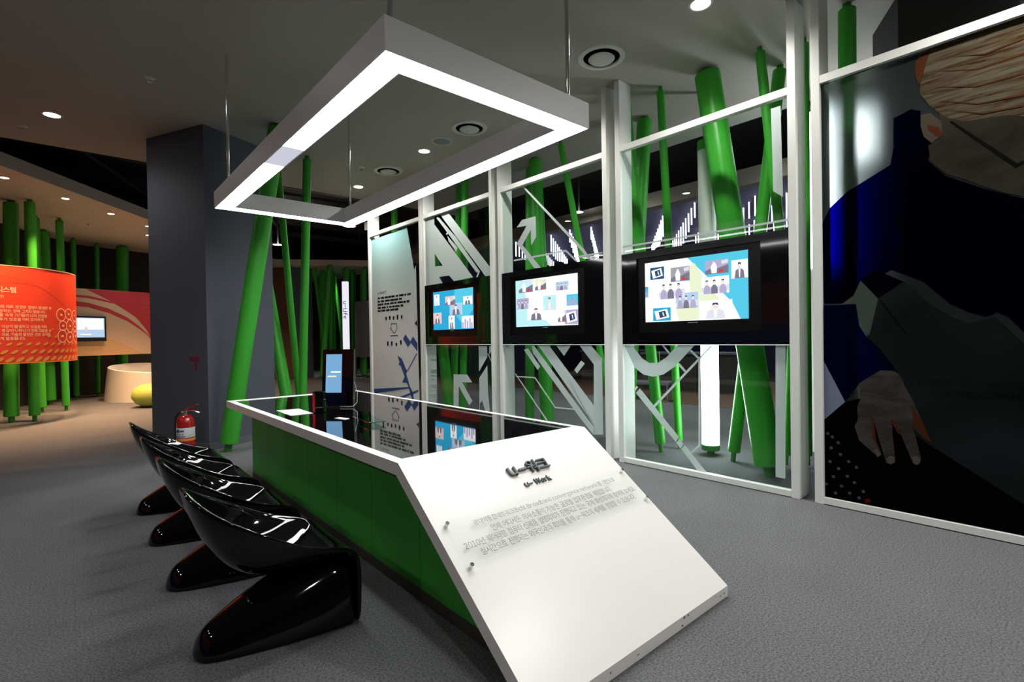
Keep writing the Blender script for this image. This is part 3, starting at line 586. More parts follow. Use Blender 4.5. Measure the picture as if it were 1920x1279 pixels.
# ------------------------------------------------------------------ green tubes
def tube(base, top, r, label, z0=0.10, z1=None, mat='tube_green', group='leaning green tubes', name='green_tube', ground=0.0, seg=24):
    b = Vector((base[0], base[1], ground)); t = Vector(top) - b
    L = t.length
    th = thing(name, label, 'tube', b, 0, group)
    d = t.normalized(); zz = z0 / max(d.z, 0.2)
    e = (L - 0.045) if z1 is None else z1
    body = MB(); a = d * zz; c = d * e
    body.rod(a, c, r, seg=seg); bmesh.ops.bevel(body.bm, geom=[ed for ed in body.bm.edges if len(ed.link_faces) == 2 and any(len(f.verts) > 4 for f in ed.link_faces)], offset=min(0.006, r * 0.1), segments=2, affect='EDGES')
    body.build('tube', mat, th)
    ft = MB(); ft.rod((0, 0, 0.0), a + d * 0.02, r * 0.42, seg=14)
    ft.build('foot', 'tube_foot', th)
    MB().rod(c - d * 0.02, t, r * 0.5, seg=12).build('top_stem', 'tube_foot', th)
    return th
TUBES = [
    ((1.443, 6.99), (1.997, 6.644, ZC), 0.102, 'thick green tube leaning right in front of the dark square pillar'),
    ((2.564, 7.693), (2.662, 7.535, ZC), 0.058, 'upright green tube rising just right of the two leaning tubes by the pillar'),
    ((2.658, 7.972), (2.343, 7.872, ZC), 0.047, 'slim green tube leaning left, between the upright tube and the dark pillar'),
    ((2.424, 7.658), (2.06, 8.45, ZC), 0.085, 'green tube emerging from behind the edge of the dark pillar, leaning left'),
    ((4.86, 9.05), (4.86, 9.05, ZC), 0.062, 'upright green tube behind the printed text panel'),
    ((4.745, 6.692), (4.935, 6.784, ZC), 0.056, 'bright upright green tube behind the frosted letter panel, rightmost there'),
    ((4.90, 7.20), (5.207, 7.322, ZC), 0.060, 'shaded green tube behind the frosted letter panel, middle of three'),
    ((4.73, 7.02), (4.69, 7.61, ZC), 0.088, 'thick green tube behind the frosted letter panel, leftmost there'),
    ((5.311, 5.341), (5.312, 5.525, ZC), 0.100, 'thick upright green tube behind the frosted bent arrow'),
    ((5.249, 5.667), (5.503, 5.835, ZC), 0.070, 'narrower shaded green tube close beside the thick one behind the bent arrow'),
    ((5.819, 4.506), (5.116, 4.823, ZC), 0.044, 'slim green tube leaning left behind the middle glass panel'),
    ((5.012, 3.734), (5.38, 3.644, ZC), 0.090, 'dark shaded green tube at the left of the panel with the U curve'),
    ((5.071, 3.276), (4.812, 3.518, ZC), 0.060, 'leaning green tube behind the frosted U curve, left of the slim one'),
    ((5.36, 3.22), (4.85, 3.086, ZC), 0.042, 'slim green tube left of the glowing white tube'),
    ((4.926, 2.023), (4.923, 2.596, ZC), 0.124, 'very thick green tube behind the display nearest the poster'),
    ((5.319, 1.848), (4.914, 2.069, ZC), 0.044, 'slim green tube crossing another behind the small frosted rectangle'),
    ((5.23, 2.524), (5.412, 2.079, ZC), 0.062, 'green tube leaning right between the glowing tube and the very thick tube'),
    ((5.46, 2.08), (5.567, 1.952, ZC), 0.034, 'thin green tube beside the right post of the panel with the U curve'),
    ((5.612, 1.93), (5.081, 1.743, ZC), 0.036, 'thin green tube seen in the gap between the glass panel and the poster panel'),
    ((4.86, 1.366), (4.832, 1.337, ZC), 0.064, 'upright green tube behind the top edge of the poster panel'),
]
for b, t, r, lab in TUBES: tube(b, t, r, lab)
BAY = [
    ((-0.77, 12.34), (-0.72, 12.5, ZS), 0.105, 'thick leaning green tube under the red curved panel, leftmost'),
    ((-0.47, 12.19), (-0.47, 12.24, ZS), 0.078, 'green tube under the middle of the red curved panel'),
    ((-0.42, 13.6), (-0.46, 13.68, ZS), 0.075, 'shaded green tube just behind the red curved panel'),
    ((-0.33, 15.2), (-0.38, 15.3, ZS), 0.105, 'thick dark green tube against the dark bay wall'),
    ((-0.06, 13.63), (-0.10, 13.68, ZS), 0.062, 'slim green tube at the right end of the red curved panel'),
    ((0.12, 16.01), (0.12, 16.05, ZS), 0.055, 'slim green tube behind the left end of the beige mural panel'),
    ((0.53, 16.55), (0.58, 16.55, ZS), 0.050, 'slim green tube behind the middle of the beige mural panel'),
    ((1.01, 16.67), (1.10, 16.62, ZS), 0.135, 'thick green tube behind the red end of the beige mural panel'),
]
for b, t, r, lab in BAY: tube(b, t, r, lab, group='green tubes of the side bay')
FAR = [((6.85, 17.72), (6.55, 18.05), 0.07, 'far green tube leaning left beside the dark pier'), ((7.0, 18.55), (7.04, 18.55), 0.13, 'thick dark far green tube behind the crossing ones'),
       ((6.45, 17.2), (6.70, 17.02), 0.095, 'far green tube leaning right, crossing two others'), ((7.23, 18.45), (7.27, 18.33), 0.09, 'brightly lit far green tube left of the white post sign'),
       ((7.46, 18.62), (7.47, 18.64), 0.06, 'slim upright far green tube beside the brightly lit one'), ((8.0, 18.9), (7.73, 19.18), 0.07, 'far green tube leaning left towards the brightly lit one'),
       ((7.60, 18.0), (7.72, 17.9), 0.06, 'slim far green tube leaning right, left of the white post sign'), ((7.22, 17.42), (7.41, 17.31), 0.12, 'thick far green tube directly beside the white post sign'),
       ((7.81, 17.85), (7.84, 17.85), 0.07, 'far green tube at the left edge of the grey drum panel'), ((7.83, 16.89), (7.88, 16.90), 0.085, 'bright green tube standing under the grey drum panel'),
       ((8.07, 17.62), (8.14, 17.58), 0.10, 'dim far green tube behind the grey drum panel, right one'), ((8.02, 18.1), (8.04, 18.1), 0.06, 'dim far green tube behind the grey drum panel, middle one')]
for b, t, r, lab in FAR: tube(b, (*t, ZS), r, lab, group='far green tubes', seg=12)

# the glowing white tube between the green ones
g = thing('light_tube', 'glowing white tube standing on the floor among the green tubes', 'lamp', (5.34, 2.823, 0))
MB().rod((0, 0, 0), (0, 0, 0.06), 0.04).build('foot', 'tube_foot', g)
MB().lathe([(0.088, 0.055), (0.095, 0.06), (0.095, 0.115), (0.088, 0.12)]).build('base_ring', 'tube_foot', g)
MB().rod((0, 0, 0.12), (0.004, 0.004, 1.24), 0.092, seg=28).build('glowing_section', 'glow_tube', g)
MB().rod((0.004, 0.004, 1.24), (0.016, 0.019, 3.36), 0.092, seg=28).build('upper_section', 'tube_white', g)
MB().rod((0.016, 0.019, 3.36), (0.02, 0.022, 3.47), 0.094, 0.09, seg=28).build('cap', 'tube_green', g)
MB().rod((0.02, 0.022, 3.47), (0.02, 0.022, ZC), 0.03).build('top_stem', 'tube_foot', g)

def glow_post(x, y, z0, z1, lab, mat):
    g = thing('light_tube', lab, 'lamp', (x, y, 0))
    MB().rod((0, 0, 0), (0, 0, z0), 0.085, seg=24).build('lower_section', 'tube_white', g)
    MB().rod((0, 0, z0), (0, 0, z1), 0.092, seg=28).build('glowing_section', mat, g)
    MB().rod((0, 0, z1), (0, 0, z1 + 0.06), 0.094, seg=28).build('cap', 'tube_green', g)
    MB().rod((0, 0, z1 + 0.06), (0, 0, ZC), 0.03).build('top_stem', 'tube_foot', g)
glow_post(6.32, 2.04, 2.05, 3.78, 'tall glowing white tube blurred behind the left edge of the dark poster', 'glow_tall')
glow_post(6.60, 1.72, 3.22, 3.75, 'glowing white tube end blurred to a bright spot behind the dark poster', 'glow_far')

# ------------------------------------------------------------------ counter with slanted sign front
TX0, TX1, TY0, TY1, TZ = 1.1717, 2.5116, 2.1907, 5.69, 0.75
TH = 0.062
SY, SZ = 1.2476, 0.0573
ctr = thing('counter', 'long green panelled counter with white top rim and slanted white sign front', 'counter', ((TX0 + TX1) / 2, (TY0 + TY1) / 2, 0))
ox, oy = ctr.location.x, ctr.location.y
def L(x, y, z): return (x - ox, y - oy, z)
def cbox(x0, y0, z0, x1, y1, z1, name, mat, bev=0.0, par=None): return MB().box(*L(x0, y0, z0), *L(x1, y1, z1), bev).build(name, mat, par or ctr)
GX0, GX1, GY0, GY1 = TX0 + 0.056, TX1 - 0.043, TY0 + 0.066, TY1 - 0.12
# side profile of rim and slanted front in one plate outline (y, z)
dirv = Vector((SY - TY0, SZ - TZ)).normalized(); nrm = Vector((dirv.y, -dirv.x)); nrm = nrm if nrm.y < 0 else -nrm
i0 = Vector((TY0, TZ)) + nrm * TH
k = (TZ - TH - i0.y) / dirv.y; inner = i0 + dirv * k
k2 = (0.004 - i0.y) / dirv.y; foot = i0 + dirv * k2
slab = [(TY0, TZ), (SY, SZ), (SY, 0.004), (foot.x, 0.004), (inner.x, inner.y), (TY0 + 0.3, TZ - TH), (TY0 + 0.3, TZ - 0.012), (GY0, TZ - 0.012), (GY0, TZ)]
pl = MB().prism([(y - oy, z) for y, z in slab], TX0 - ox, TX1 - ox, 'x')
front = pl.build('slanted_front', 'laminate_white', ctr)
rim = MB()
rim.box(*L(TX0, TY0 + 0.3, TZ - TH), *L(GX0, TY1, TZ)); rim.box(*L(GX1, TY0 + 0.3, TZ - TH), *L(TX1, TY1, TZ)); rim.box(*L(GX0, GY1, TZ - TH), *L(GX1, TY1, TZ))
rim.box(*L(TX0, GY0, TZ - 0.012), *L(GX0, TY0 + 0.3, TZ)); rim.box(*L(GX1, GY0, TZ - 0.012), *L(TX1, TY0 + 0.3, TZ))
rim.build('top_rim', 'laminate_white', ctr)
cbox(GX0, TY0 + 0.3, TZ - TH, GX1, GY1, TZ - 0.014, 'top_board', 'satin_black')
cbox(GX0, GY0, TZ - 0.012, GX1, GY1, TZ - 0.0015, 'glass_top', 'black_glass')
BX0, BX1, BY1 = 1.336, 2.34, 5.43
def under(y): return TZ - TH if y >= inner.x else i0.y + (y - i0.x) * dirv.y / dirv.x
cuts = [5.43, 4.93, 4.40, 3.885, 3.35, 2.83, 2.28, 1.75, foot.x + 0.10]
KZ = 0.062
def side_panels(x0, x1):
    for a, b in zip(cuts, cuts[1:]):
        a -= 0.002; b += 0.002
        pts = [(b, KZ), (a, KZ), (a, max(KZ + 0.002, under(a) - 0.001))]
        if b < inner.x < a: pts.append((inner.x, under(inner.x) - 0.001))
        pts.append((b, max(KZ + 0.001, under(b) - 0.001)))
        MB().prism([(y - oy, z) for y, z in pts], x0 - ox, x1 - ox, 'x').build('side_panel', 'laminate_green', ctr)
side_panels(BX0, BX0 + 0.018); side_panels(BX1 - 0.018, BX1)
cbox(BX0 + 0.02, BY1 - 0.018, KZ, BX1 - 0.02, BY1, TZ - TH - 0.001, 'end_panel', 'laminate_green')
core = MB(); core.prism([(y - oy, z) for y, z in ((1.72, KZ), (BY1 - 0.02, KZ), (BY1 - 0.02, 0.68), (inner.x + 0.1, 0.68), (1.72, 0.22))], BX0 + 0.02 - ox, BX1 - 0.02 - ox, 'x')
core.build('core', 'satin_black', ctr)
kick = MB(); kick.box(*L(BX0 - 0.004, 1.45, 0), *L(BX0 + 0.016, BY1, KZ - 0.002)); kick.box(*L(BX1 - 0.016, 1.45, 0), *L(BX1 + 0.004, BY1, KZ - 0.002)); kick.box(*L(BX0 + 0.016, BY1 - 0.016, 0), *L(BX1 - 0.016, BY1, KZ - 0.002))
kick.build('kick_plate', 'kick_grey', ctr)
# sign lettering on the slope: a along the counter's width, b down the slope, c off the surface
up = Vector((-nrm.x, -nrm.y))
def S(a, b, c): return L(TX0 + a, TY0 + dirv.x * b + up.x * c, TZ + dirv.y * b + up.y * c)
lettering('raised_title', 'u', 'letter_grey', front, lambda x, y, z: S(0.545 + x, 0.232 - y, 0.009 + z), width=0.052, height=0.052, extrude=0.008, bold=0.008)
MB().prism([(0.612, 0.202), (0.664, 0.202), (0.664, 0.213), (0.612, 0.213)], 0.001, 0.017, fn=lambda a, b, d: S(a, b, d)).build('raised_title', 'letter_grey', front)
lettering('raised_title', '워크', 'letter_grey', front, lambda x, y, z: S(0.672 + x, 0.240 - y, 0.009 + z), width=0.160, height=0.078, extrude=0.008, bold=0.008)
lettering('raised_subtitle', 'u', 'letter_grey', front, lambda x, y, z: S(0.592 + x, 0.312 - y, 0.005 + z), width=0.026, height=0.024, extrude=0.004)
MB().prism([(0.624, 0.297), (0.646, 0.297), (0.646, 0.302), (0.624, 0.302)], 0.001, 0.009, fn=lambda a, b, d: S(a, b, d)).build('raised_subtitle', 'letter_grey', front)
lettering('raised_subtitle', 'Work', 'letter_grey', front, lambda x, y, z: S(0.664 + x, 0.312 - y, 0.005 + z), width=0.116, height=0.035, extrude=0.004, bold=0.006)
pn = MB().prism([(0.032, 0.372), (1.326, 0.372), (1.326, 0.618), (0.032, 0.618)], 0.010, 0.018, fn=lambda a, b, d: S(a, b, d)).build('acrylic_plate', 'glass_acrylic', front)
for a, b in ((0.056, 0.392), (1.304, 0.386), (1.306, 0.596), (0.060, 0.604)):
    MB().rod(S(a, b, 0.001), S(a, b, 0.026), 0.009, seg=14).build('standoff_bolt', 'chrome', front)
LINES = [('광대역통합네트워크(BcN: Broadband convergence network)를 기반으로', 0.178, 1.182, 0.446), ('언제 어디서든 의사소통이 가능한 글로벌 업무환경을 체험합니다.', 0.249, 1.105, 0.492),
         ('2010년 웨어러블 컴퓨터 신제품 설명회의가 진행되고 있는 국제 화상회의에 참여해 보세요.', 0.075, 1.275, 0.536), ('실시간으로 진행되는 외국인과의 회의를 통해 u-워크의 세계를 경험할 수 있습니다.', 0.134, 1.228, 0.582)]
for body, a0, a1, b in LINES:
    lettering('printed_line', body, 'print_grey', front, lambda x, y, z, a0=a0, b=b: S(a0 + x, b - y, 0.0190), width=a1 - a0, height=0.036, res=2)

sc = MB(); random.seed(3)
for q in range(11):          # scuffs on the worn lower edge
    a = random.uniform(0.1, 1.3); z = random.uniform(0.012, 0.045); w_ = random.uniform(0.004, 0.016); h_ = random.uniform(0.002, 0.010); s_ = random.uniform(-0.01, 0.01)
    sc.prism([(TX0 - ox + a, z), (TX0 - ox + a + w_, z + s_ * 0.3), (TX0 - ox + a + w_ + s_, z + h_), (TX0 - ox + a + s_, z + h_)], SY - oy - 0.0004, SY - oy + 0.0004, 'y')
o = sc.build('scuff_marks', 'kick_grey', front); o['kind'] = 'stuff'
# things on the counter
o = MB().prism([(1.314, 4.564), (1.489, 4.537), (1.482, 4.163), (1.306, 4.169)], TZ - 0.0009, TZ + 0.0006, 'z').build('paper_sheet', 'paper')
tag(o, 'blank white sheet of paper lying on the black glass counter', 'paper')
mon = thing('monitor', 'black portrait monitor with pale blue screen standing on the counter', 'monitor', (1.77, 4.36, TZ), R(-46.5))
# local x along the face (to the right), local y away from the viewer
FW, FH, TILT = 0.30, 0.505, 0.09
def MF(u, v, d): return (u - 0.165, 0.02 + v * TILT + d, v)
def mplate(u0, v0, u1, v1, d0, d1, name, mat, par=mon): return MB().prism([(u0, v0), (u1, v0), (u1, v1), (u0, v1)], d0, d1, fn=lambda a, b, d: MF(a, b, d)).build(name, mat, par)
mplate(0, 0.005, 0.285, 0.505, 0.0, 0.05, 'body', 'gloss_black')
scr = mplate(0.033, 0.125, 0.178, 0.462, -0.0015, -0.0003, 'screen', 'screen_sky')
for i, (v, c) in enumerate(((0.30, 'white'), (0.262, 'cream'))):
    mplate(0.05 + 0.03 * (1 - i), v, 0.13 + 0.04 * (1 - i), v + 0.012, -0.0022, -0.0018, 'screen_caption', 'screen_' + c, scr)
MB().box(-0.10, 0.01, 0, 0.08, 0.16, 0.006, 0.002).build('stand', 'satin_black', mon)
cab = MB(); cab.path([(0.125, 0.05, 0.22), (0.150, 0.05, 0.12), (0.155, 0.03, 0.04), (0.135, -0.01, 0.008), (0.09, -0.02, 0.008), (0.02, -0.012, 0.008)], 0.0032)
cab.build('cable', 'cable_grey', mon)
gp = thing('glass_plate', 'clear glass plate on short feet beside the monitor', 'glass plate', (1.61, 3.43, TZ), R(-8))
MB().box(-0.062, -0.19, 0.018, 0.062, 0.19, 0.026, 0.001).build('plate', 'glass_edge', gp)
for x in (-0.05, 0.05):
    for y in (-0.17, 0.17):
        MB().rod((x, y, 0), (x, y, 0.018), 0.006, seg=8).build('foot', 'chrome', gp)
o = MB().prism([(1.50, 3.78), (1.545, 3.80), (1.575, 3.68), (1.53, 3.66)], TZ - 0.0009, TZ + 0.001, 'z').build('white_card', 'paper')
tag(o, 'small white card on the black glass between monitor and glass plate', 'card')
dv = thing('reflection_box', 'slim black box with a red strip in place of a reflection left of the monitor', 'reflection_box', (1.53, 4.18, TZ), R(-46))  # solid box standing in for a reflection in the glass top
MB().box(-0.04, -0.02, 0, 0.05, 0.03, 0.17, 0.004).build('body', 'gloss_black', dv)
MB().box(-0.04, -0.0225, 0.01, -0.02, -0.0205, 0.16).build('red_strip', 'red_plastic', dv)

# ------------------------------------------------------------------ pendant light frame
LX0, LX1, LY0, LY1, LZ0, LZ1, LB = 1.07, 2.435, 2.05, 5.53, 2.612, 2.768, 0.150
pen = thing('pendant_light', 'large rectangular aluminium pendant light frame above the counter', 'lamp', ((LX0 + LX1) / 2, (LY0 + LY1) / 2, LZ0))
px, py = pen.location.x, pen.location.y
def lb(x0, y0, z0, x1, y1, z1): return (x0 - px, y0 - py, z0 - LZ0, x1 - px, y1 - py, z1 - LZ0)
t_ = 0.006
def arm(x0, y0, x1, y1, lips):
    m = MB().box(*lb(x0, y0, LZ0 + 0.012, x1, y1, LZ1))
    for q in lips: m.box(*lb(q[0], q[1], LZ0, q[2], q[3], LZ0 + 0.012))
    m.build('housing_arm', 'frame_aluminium', pen)
arm(LX0, LY0, LX0 + LB, LY1, [(LX0, LY0, LX0 + t_, LY1), (LX0 + LB - t_, LY0 + LB - t_, LX0 + LB, LY1 - LB + t_)])
arm(LX1 - LB, LY0, LX1, LY1, [(LX1 - t_, LY0, LX1, LY1), (LX1 - LB, LY0 + LB - t_, LX1 - LB + t_, LY1 - LB + t_)])
arm(LX0 + LB, LY0, LX1 - LB, LY0 + LB, [(LX0 + t_, LY0, LX1 - t_, LY0 + t_), (LX0 + LB, LY0 + LB - t_, LX1 - LB, LY0 + LB)])
arm(LX0 + LB, LY1 - LB, LX1 - LB, LY1, [(LX0 + t_, LY1 - t_, LX1 - t_, LY1), (LX0 + LB, LY1 - LB, LX1 - LB, LY1 - LB + t_)])
Z0, Z1 = LZ0 + 0.004, LZ0 + 0.010
i = LB - t_
for q, m in (((LX0 + t_, LY0 + t_, LX0 + i, 3.50), 'lamp_white'), ((LX0 + t_, 3.50, LX0 + i, 3.92), 'lamp_dim'), ((LX0 + t_, 3.92, LX0 + i, LY1 - t_), 'lamp_white'),
             ((LX1 - i, LY0 + t_, LX1 - t_, LY1 - t_), 'lamp_white'), ((LX0 + i, LY0 + t_, LX1 - i, LY0 + i), 'lamp_white'), ((LX0 + i, LY1 - i, LX1 - i, LY1 - t_), 'lamp_white')):
    d = MB().box(*lb(q[0], q[1], Z0, q[2], q[3], Z1)).build('diffuser', m, pen)
    if m == 'lamp_dim': d['label'] = 'dim unlit stretch of the diffuser'
for x, y in ((LX0 + 0.075, LY0 + 0.09), (LX1 - 0.12, LY0 + 0.06), (LX0 + 0.085, LY1 - 0.20), (LX1 - 0.10, LY1 - 0.20)):
    MB().rod((x - px, y - py, LZ1 - LZ0), (x - px, y - py, ZC - LZ0), 0.013, seg=12).build('hanging_rod', 'chrome', pen)

# ------------------------------------------------------------------ chairs
CX = 0.70
def interp(tab, x):
    for (a, p), (b, q) in zip(tab, tab[1:]):
        if a <= x <= b: return p + (q - p) * (x - a) / (b - a)
    return tab[-1][1] if x > tab[-1][0] else tab[0][1]
def make_chair(label):
    ch = thing('shell_chair', label, 'chair', (CX, 0, 0), 0, 'black shell chairs at the counter')
    prof = [(.352, .722, .720, .045), (.362, .665, .702, .115), (.385, .585, .675, .178), (.425, .492, .638, .228), (.485, .402, .598, .262), (.56, .342, .552, .282), (.65, .310, .502, .290), (.74, .302, .456, .291), (.82, .314, .428, .287),
            (.89, .336, .406, .279), (.94, .354, .384, .266), (.978, .350, .360, .255), (1.005, .322, .326, .248), (1.018, .270, .270, .243), (1.020, .16, .16, .237), (1.020, .05, .05, .231), (1.012, .008, .008, .226)]
    rims = [.350, .366, .398, .445, .510, .585, .668, .752, .828, .893, .940, .978, 1.005, 1.018, 1.020, 1.020, 1.012]
    N = 17; rings = []
    for (x, z, rz, hw), rx in zip(prof, rims):
        row = []
        for j in range(N):
            s = -1 + 2 * j / (N - 1); a = abs(s)
            e = a ** 3.2
            y = hw * math.copysign(1 - (1 - a) ** 1.35, s) if z > .33 else hw * s
            row.append((x + (rx - x) * e - CX, y, z + (rz - z) * e))
        rings.append(row)
    m = MB(); m.loft(rings, close=False)
    sh = m.build('seat_shell', 'gloss_black', ch)
    so = sh.modifiers.new('thickness', 'SOLIDIFY'); so.thickness = 0.022; so.offset = 0.0
    ss = sh.modifiers.new('smooth', 'SUBSURF'); ss.levels = 2; ss.render_levels = 2
    top = [(.375, .012), (.385, .055), (.41, .098), (.45, .125), (.52, .168), (.60, .210), (.70, .252), (.80, .292), (.90, .335), (.96, .345), (1.0, .32)]
    wid = [(.375, .02), (.385, .070), (.41, .094), (.45, .115), (.52, .140), (.60, .162), (.70, .190), (.80, .206), (.90, .220), (.96, .226), (1.0, .226)]
    rings = []
    for x in (.375, .380, .392, .415, .45, .50, .56, .63, .71, .80, .88, .94, .985, 1.005):
        h, hw = interp(top, x), interp(wid, x); row = []
        for j in range(20):
            t = 2 * math.pi * j / 20; c, s = math.cos(t), math.sin(t)
            yy = hw * math.copysign(abs(c) ** 0.75, c)
            z = 0.004 + (h * (s ** 0.9) if s > 0 else 0.0)
            yy *= 1.0 - 0.30 * max(0, s) ** 1.5 * (1 if x < .9 else max(0, (1.0 - x) / .1))
            if s < 0: yy *= 1.0
            row.append((x - CX, yy, z))
        rings.append(row)
    m = MB(); V = m.loft(rings); m.bm.faces.new(V[0][::-1]); m.bm.faces.new(V[-1])
    bmesh.ops.remove_doubles(m.bm, verts=m.bm.verts, dist=0.0004)
    lg = m.build('leg', 'gloss_black', ch)
    s2 = lg.modifiers.new('smooth', 'SUBSURF'); s2.levels = 1; s2.render_levels = 2
    return ch
CH = [(2.53, 'glossy black one-piece shell chair nearest the slanted sign front'), (3.34, 'glossy black shell chair second from the slanted sign front'),
      (4.15, 'glossy black shell chair third from the slanted sign front'), (4.95, 'glossy black shell chair farthest away, closest to the fire extinguisher')]
c0 = make_chair(CH[0][1])
for n_, (y, lab) in enumerate(CH):
    c = c0 if n_ == 0 else copy_tree(c0)
    c.location = (CX, y, 0); c['label'] = lab

# ------------------------------------------------------------------ fire extinguisher
ex = thing('fire_extinguisher', 'red fire extinguisher with white label standing by the dark pillar', 'extinguisher', (1.045, 7.22, 0), R(-40))
MB().lathe([(0.0, 0.004), (0.085, 0.004), (0.096, 0.014), (0.096, 0.36), (0.092, 0.40), (0.078, 0.435), (0.05, 0.462), (0.03, 0.47), (0.0, 0.47)], 32).build('cylinder', 'extinguisher_red', ex)
MB().lathe([(0.0965, 0.20), (0.0975, 0.202), (0.0975, 0.316), (0.0965, 0.318)], 32, cap=False).build('label', 'extinguisher_label', ex)
MB().lathe([(0.0968, 0.160), (0.099, 0.164), (0.099, 0.184), (0.0968, 0.188)], 32, cap=False).build('orange_band', 'label_orange', ex)
lbp = MB()
for a0, a1, z0, z1 in ((-2.2, -1.75, 0.265, 0.30), (-1.7, -1.2, 0.272, 0.292), (-2.3, -1.1, 0.21, 0.222), (-2.1, -2.0, 0.235, 0.25), (-1.75, -1.65, 0.235, 0.25), (-1.4, -1.3, 0.235, 0.25)):
    for i_ in range(6):
        b0 = a0 + (a1 - a0) * i_ / 6; b1 = a0 + (a1 - a0) * (i_ + 1) / 6; r = 0.0980
        vs = [lbp.bm.verts.new((r * math.cos(b), r * math.sin(b), z)) for b, z in ((b0, z0), (b1, z0), (b1, z1), (b0, z1))]; lbp.bm.faces.new(vs)
lbp.build('label_print', 'label_blue', ex)
MB().rod((0, 0, 0.468), (0, 0, 0.515), 0.022).rod((-0.05, 0, 0.50), (0.03, 0, 0.50), 0.012).build('valve', 'chrome', ex)
MB().path([(0.0, 0, 0.515), (0.04, 0, 0.545), (0.13, 0, 0.585), (0.16, 0, 0.585)], 0.009).build('carry_handle', 'extinguisher_red', ex)
MB().path([(0.01, 0, 0.507), (0.09, 0, 0.515), (0.17, 0, 0.49)], 0.008).build('lever', 'extinguisher_red', ex)
MB().path([(-0.05, 0, 0.50), (-0.09, 0, 0.485), (-0.118, 0, 0.43), (-0.122, 0, 0.30), (-0.118, 0, 0.12), (-0.115, 0, 0.06)], 0.011).build('hose', 'rubber', ex)

# ------------------------------------------------------------------ ceiling fittings
def downlight(x, y, z, label, warm=False, r=0.085, w=None, group='recessed ceiling downlights', size=110, hang_to=None):
    t = thing('downlight', label, 'downlight', (x, y, z), 0, group)
    MB().lathe([(r * 0.86, -0.002), (r * 0.9, -0.008), (r * 1.12, -0.006), (r * 1.16, 0.0), (r * 0.86, 0.0)], 24, cap=False).build('trim_ring', 'vent_paint', t)
    MB().lathe([(0.0, -0.004), (r * 0.6, -0.006), (r * 0.86, -0.001)], 24).build('lens', 'warm_lens' if warm else 'down_lens', t)
    if w: spot('lamp', (0, 0, -0.02), (0, 0, -2), w, (1.0, 0.56, 0.28) if warm else (1.0, 0.96, 0.9), size, 0.7, 0.07, t)
    if hang_to: MB().rod((0, 0, 0.0), (0, 0, hang_to - z), 0.02, seg=8).build('hanger', 'steel_dark', t)
    return t
for x, y, lab in ((3.90, 2.10, 'bright round ceiling downlight at the top edge, above the display nearest the poster'), (3.87, 4.18, 'round ceiling downlight hidden above the pendant frame'),
                  (3.87, 6.296, 'bright round ceiling downlight seen through the pendant frame, nearer one'), (3.87, 8.482, 'bright round ceiling downlight seen through the pendant frame, farther one'),
                  (-0.10, 7.97, 'bright round ceiling downlight left of the dark pillar'), (3.9, -0.1, 'round ceiling downlight above the poster panel'), (3.9, -2.2, 'added fill downlight behind the camera, poster side'), (-0.1, -2.2, 'added fill downlight behind the camera, aisle side'),  # the two behind the camera are added to brighten the pendant frame's faces
                  (-0.1, 5.0, 'round ceiling downlight left of the chairs'), (-0.1, 2.0, 'round ceiling downlight above the camera side aisle'),
                  (-4.1, 2.0, 'added fill downlight far to the left, first of three'), (-4.1, 4.2, 'added fill downlight far to the left, second of three'), (-4.1, 6.3, 'added fill downlight far to the left, third of three')):  # these three are added out of view to brighten the counter's green side
    downlight(x, y, ZC, lab, w=(210 if y < -1 else DOWN_W * (1.7 if y < 0 else 1.7 if y > 8 else 1.0) if x > 3 else (45 if y > 7 else 100 if x < -1 else None)), size=(177 if y < -1 else 150))
for (x, y), lab in (((-0.69, 10.84), 'warm downlight in the bay soffit, at the left picture edge'), ((0.0, 11.77), 'warm downlight in the bay soffit, above the slim tube of the red panel'),
                    ((0.667, 12.64), 'warm downlight in the bay soffit, third from the left edge'), ((1.35, 13.53), 'warm downlight in the bay soffit, half hidden by the dark pillar')):
    downlight(x, y, ZS, lab, True, 0.06, WARM_W, 'warm bay downlights', 92)
downlight(1.46, 14.67, ZS, 'white downlight in the bay soffit beside the dark pillar', False, 0.06, 60, 'white bay downlights')
downlight(-0.7, 13.1, ZS, 'downlight over the red curved panel', True, 0.06, 60, 'warm bay downlights')
downlight(4.38, 14.77, 3.97, 'bright lamp hanging in the dark ceiling void right of the pillar', False, 0.14, 25, 'lamps in the void', hang_to=5.2)
downlight(5.05, 11.6, 4.02, 'bright lamp in the dark ceiling void beside the printed text panel', False, 0.15, 25, 'lamps in the void', hang_to=5.2)
for y, lab in ((3.0, 'added unseen fill lamp in the void behind the partition, nearer one'), (6.0, 'added unseen fill lamp in the void behind the partition, farther one')):
    downlight(7.6, y, 4.7, lab, False, 0.12, 260, 'lamps in the void', 130, 5.2)  # unseen lamps added to brighten the floor behind the glass
downlight(3.2, 16.3, ZS, 'added warm fill downlight in the bay soffit, hidden behind the dark pillar', True, 0.06, 400, 'warm bay downlights', 120)  # added out of view to throw warm light on the far floor
downlight(8.3, 7.3, ZS + 0.12, 'bright oval lamp seen behind the middle glass panel', False, 0.1, 40, 'lamps in the void', hang_to=5.2)
downlight(7.3, 19.0, ZS, 'small bright lamp among the far green tubes', False, 0.08, 160, 'far lamps')
def vent(x, y, label):
    t = thing('air_diffuser', label, 'ceiling vent', (x, y, ZC), 0, 'round ceiling diffusers')
    MB().lathe([(0.172, 0.0), (0.176, -0.016), (0.222, -0.013), (0.230, 0.0)], 40, cap=False).build('outer_ring', 'vent_paint', t)
    MB().lathe([(0.0, -0.0015), (0.172, -0.0015)], 40).build('throat', 'void_black', t)
    MB().lathe([(0.0, -0.036), (0.085, -0.036), (0.118, -0.030), (0.126, -0.022), (0.09, -0.006)], 40).build('centre_plate', 'vent_paint', t)
